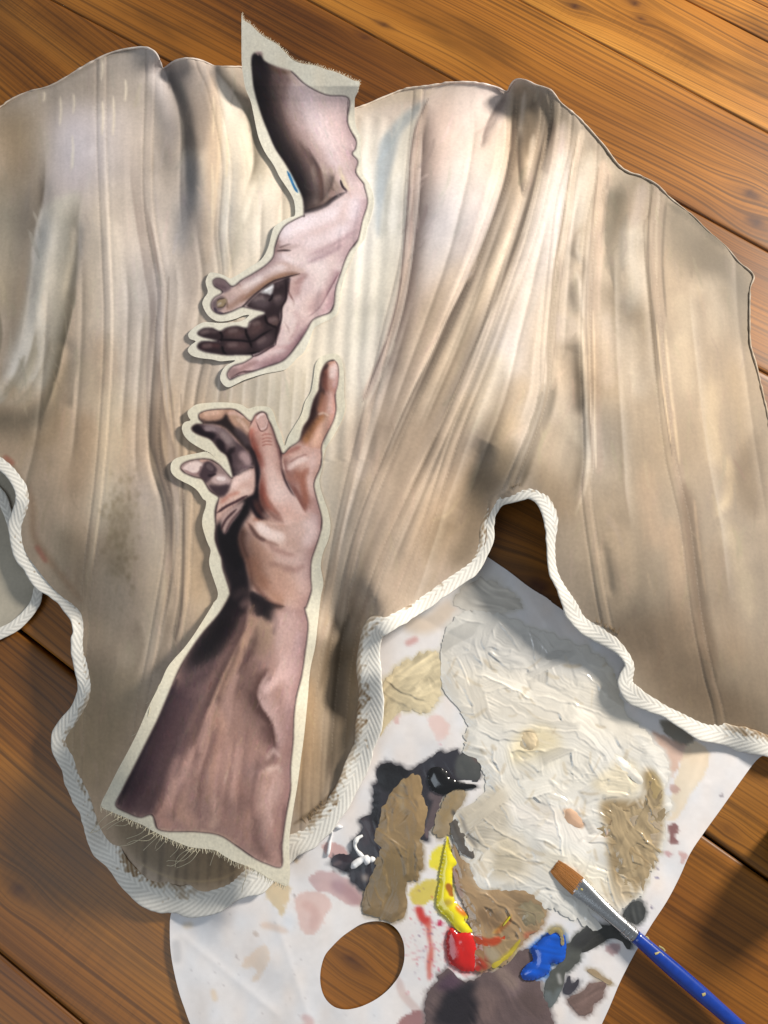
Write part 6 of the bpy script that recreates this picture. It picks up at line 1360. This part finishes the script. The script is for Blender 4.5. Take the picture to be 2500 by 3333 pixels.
dab('thick white ridge on the cream impasto', "1000,340 1040,360 1120,440 1105,470 1050,430 1005,380", K6, 1.4, None, (240, 234, 222), WET, rough=5, ridge=.3, ridge_dir=.7, lump=.5, stack=1.4, step=3.)
dab('pinkish beige lump on the cream impasto', "775,585 810,575 850,610 865,645 830,655 790,630", K6, 1.2, None, (206, 170, 142), WET, rough=6, ridge=.3, ridge_dir=.7, lump=.6, stack=1.4, step=3.)
dab('beige swirl on the cream impasto', "590,255 625,238 660,265 655,310 620,325 590,300", K6, 1.3, None, (206, 188, 156), WET, rough=6, ridge=.4, ridge_dir=.9, lump=.8, stack=1.4, step=3.)
dab('dark streak between the cream impasto and the brown dab', "285,640 310,620 345,690 390,760 380,790 330,760 295,700", K6, .7, None, (96, 90, 84), SATIN, rough=8, ridge=.4, ridge_dir=1., lump=.3, stack=1.3, step=3.)
dab('beige rim of paint on the blue blob', "1240,850 1290,815 1340,830 1372,900 1365,960 1340,950 1335,890 1300,850 1260,875", PB, 1.6, None, (160, 146, 104), WET, rough=3, ridge=.2, lump=.3, stack=3.6, step=3., smooth=3)
def bead(label, s, T, r, col, mat, z0=.3):
    q = resample(catmull(pts(T, s), 6), 4); n = len(q); s_ = np.arange(n)*4.
    rr = r*MM*(1+.35*noise2(s_, s_*0, 16, 10, 900+n))*np.clip(np.minimum(np.arange(n), n-1-np.arange(n))/4.+.35, 0, 1)
    v_, f_ = tube(unp(q[:, 0], q[:, 1], paper_z(q[:, 0], q[:, 1])+z0*MM+rr*.6), rr, 10)
    o = mesh_np('paint_bead', v_, f_, mat, PALR, np.tile(lin(col), (len(v_), 1))); o['label'] = label
bead('thick white paint squiggle on the dark smear', "500,1160 450,1190 430,1250 460,1310 510,1350 560,1375 610,1370", PA, 2.4, (240, 240, 240), WET, 1.)
bead('thick white paint lobe', "400,1450 440,1410 500,1375 540,1370 530,1420", PA, 3.0, (240, 240, 242), WET, 1.)
bead('thin white paint trail beside the hem', "320,1085 260,1080 215,1095 225,1140 205,1220 195,1290 180,1350", PA, 1.3, (236, 236, 238), WET)
bead('yellow thread of paint', "860,800 900,750 930,710", PB, 1.0, (206, 190, 40), WET, 2.)

uvp, Fp, _b = sheet(catmull(PAL, 4, True), 7, (HOLE,))
SHEET = mesh_np('paper_sheet', unp(uvp[:, 0], uvp[:, 1], paper_z(uvp[:, 0], uvp[:, 1])), Fp, PAPER, PALR, lin(pp_.get(uvp[:, 0], uvp[:, 1])))

for ring in (HOLE, catmull(PAL, 4, True)):
    E = resample(np.vstack([ring, ring[:1]]), 5.); ez = paper_z(E[:, 0], E[:, 1]); n = len(E); a = np.arange(n-1)
    mesh_np('sheet_edge', np.vstack([unp(E[:, 0], E[:, 1], ez), unp(E[:, 0], E[:, 1], .0004)]), np.c_[a, a+1, n+a+1, n+a], PAPER, SHEET, np.tile(lin((206, 204, 204)), (2*n, 1)))


# ---------------------------------------------------------------- flat brush lying across palette and floor
BR = empty('paint_brush', unp(1995, 2985, .008)[0]); tag(BR, 'flat brush with brown bristles, silver ferrule and paint-flecked blue handle', 'paint brush')
a0 = pts(PC, "292,330")[0]; a1 = pts(PC, "1635,1500")[0]; dA = (a1-a0)/np.hypot(*(a1-a0))
def ax(d): return a0+dA*d            # d along the brush in plan units
def brush_part(name, prof, mat, n=28, par=None):
    """prof: (d, half width, half height) along the axis"""
    pr = np.array(prof, float); d = np.linspace(pr[0, 0], pr[-1, 0], 60)
    hw = np.interp(d, pr[:, 0], pr[:, 1])*CH/FPX; hh = np.interp(d, pr[:, 0], pr[:, 2])*MM
    zc = np.interp(d, [0, 95, 340, 500, 800], [6.2, 8.2, 9.6, 10.2, 11.5])*MM
    q = a0+dA*d[:, None]; P = unp(q[:, 0], q[:, 1], zc); T = P[-1]-P[0]; T /= np.linalg.norm(T); S = np.cross(T, (0, 0, 1)); S /= np.linalg.norm(S); B = np.cross(S, T)
    th = np.arange(n)*2*math.pi/n; ca, sa = np.cos(th), np.sin(th); e = np.clip(hw/hh*.25, .45, 1)
    V = np.array([P[i_]+S*(np.sign(ca)*np.abs(ca)**e[i_]*0+ca)[:, None]*hw[i_]+B*(np.sign(sa)*np.abs(sa)**.8)[:, None]*hh[i_] for i_ in range(len(d))])
    V = V.reshape(-1, 3); I = np.arange(len(d)-1)[:, None]*n; j = np.arange(n)[None]; j2 = (j+1) % n
    F = np.stack([I+j, I+j2, I+n+j2, I+n+j], -1).reshape(-1, 4)
    m0 = len(V); V = np.vstack([V, P[:1], P[-1:]]); jj = np.arange(n)
    e0 = np.c_[np.full(n, m0), (jj+1) % n, jj, jj]; e1 = np.c_[np.full(n, m0+1), (len(d)-1)*n+jj, (len(d)-1)*n+(jj+1) % n, (len(d)-1)*n+(jj+1) % n]
    me = bpy.data.meshes.new(name); me.from_pydata([tuple(x) for x in V], [], [tuple(x) for x in F]+[tuple(x[:3]) for x in e0]+[tuple(x[:3]) for x in e1])
    for p in me.polygons: p.use_smooth = True
    me.materials.append(mat); o = bpy.data.objects.new(name, me); COL.objects.link(o); o.parent = par or BR
    if par is None: o.matrix_parent_inverse = Matrix.Translation(BR.location).inverted()
    return o, P, S, B, d, hw, hh
STEEL = plain_mat('ferrule_metal', (196, 198, 200), .22, 1., bump=.08, scale=900, var=.12)
BLUE = plain_mat('blue_lacquer', (12, 56, 150), .22, 0, .6, coat=.6, scale=200, var=.12)
BRIS = plain_mat('bristle_hair', (176, 118, 56), .45, 0, .4, bump=.2, scale=1800, var=.25)
o, P, S, B, d, hw, hh = brush_part('bristle_core', [(4, 21, 1.), (20, 25, 1.7), (60, 28.5, 2.5), (98, 29.5, 3.2)], BRIS)
Vs, Fs, b0 = [], [], 0; rg = np.random.default_rng(31)
for i_ in range(420):
    t = rg.uniform(-.98, .98); top = rg.uniform(.35, 1.12); dd = np.linspace(100, rg.uniform(-3, 10), 5); q = a0+dA*dd[:, None]
    w_ = np.interp(dd, d, hw)*t*rg.uniform(.96, 1.03); h_ = np.interp(dd, d, hh)*top*math.sqrt(max(0, 1-t*t*.8))
    zc = np.interp(dd, [0, 95], [6.2, 8.2])*MM
    c = unp(q[:, 0], q[:, 1], zc)+S*w_[:, None]+B*h_[:, None]
    v_, f_ = tube(c, np.linspace(.00022, .00012, 5), 4); Vs.append(v_); Fs.append(f_+b0); b0 += len(v_)
bo = mesh_np('bristle_hairs', np.vstack(Vs), np.vstack(Fs), BRIS, o); bo['kind'] = 'stuff'
FER = brush_part('ferrule', [(93, 30.5, 3.4), (98, 30, 3.5), (140, 27, 3.9), (200, 22.5, 4.6), (270, 20, 5.2), (345, 19.5, 5.5)], STEEL)[0]
for dd in (300, 318, 334): brush_part('crimp_ring', [(dd-5, 19.3, 5.4), (dd-2, 20.8, 5.85), (dd+2, 20.8, 5.85), (dd+5, 19.3, 5.4)], STEEL, par=FER)
HAN = brush_part('handle', [(343, 18.5, 5.2), (380, 19.5, 5.5), (460, 21.5, 6.0), (520, 22.5, 6.2), (640, 22, 6.2), (800, 19, 5.6), (1000, 14, 4.2), (1180, 6, 2)], BLUE)[0]
FLK = plain_mat('paint_fleck', (172, 160, 104), .6, var=.2)
for (s, rw) in (("1110,965 1130,975 1140,1000", 5), ("1195,1120 1240,1110 1270,1140", 6), ("1230,1050 1265,1070 1285,1095", 5), ("1300,1135 1325,1165 1345,1190", 5), ("1160,1040 1200,1050", 6), ("1620,1490 1650,1480", 8), ("480,540 500,535", 5), ("525,535 545,545", 6)):
    q = resample(catmull(pts(PC, s), 6), 3); dd = (q-a0)@dA; off = (q-a0)@np.array([-dA[1], dA[0]])
    HWp = np.interp(dd, [93, 345, 380, 520, 640], [30, 19.5, 19.5, 22.5, 22]); HHp = np.interp(dd, [93, 345, 460, 640], [3.4, 5.5, 6., 6.2])
    zt = np.interp(dd, [0, 95, 340, 500, 800], [6.2, 8.2, 9.6, 10.2, 11.5])+HHp*np.sqrt(np.clip(1-(off/HWp)**2, .05, 1))
    v_, f_ = tube(unp(q[:, 0], q[:, 1], zt*MM), np.full(len(q), rw*CH/FPX*.5), 8, flat=.25); mesh_np('paint_fleck', v_, f_, FLK, FER if dd.mean() < 340 else HAN)

# ---------------------------------------------------------------- edge of a small jar at the right
JB = unp(2600, 2760, 0)[0]
JR = empty('glass_jar', JB); tag(JR, 'dark red-brown glass jar cut off by the right edge on the floor', 'jar')
def lathe(name, prof, mat, parent, n=40):
    pr = np.array(prof); th = np.arange(n)*2*math.pi/n
    V = np.array([[(JB[0]+r*math.cos(t), JB[1]+r*math.sin(t), z) for t in th] for r, z in pr]).reshape(-1, 3)
    I = np.arange(len(pr)-1)[:, None]*n; j = np.arange(n)[None]; j2 = (j+1) % n
    return mesh_np(name, V, np.stack([I+j, I+j2, I+n+j2, I+n+j], -1).reshape(-1, 4), mat, parent)
lathe('jar_body', [(0, .001), (.026, .001), (.028, .004), (.028, .040), (.024, .046), (.021, .048), (.021, .052)], plain_mat('brown_glass', (58, 18, 10), .15, 0, .6, coat=.5, var=.1), JR)
lathe('jar_lid', [(.0235, .048), (.024, .049), (.024, .060), (.022, .062), (.018, .0615), (0, .0615)], plain_mat('jar_lid_black', (30, 24, 22), .4, var=.1), JR)
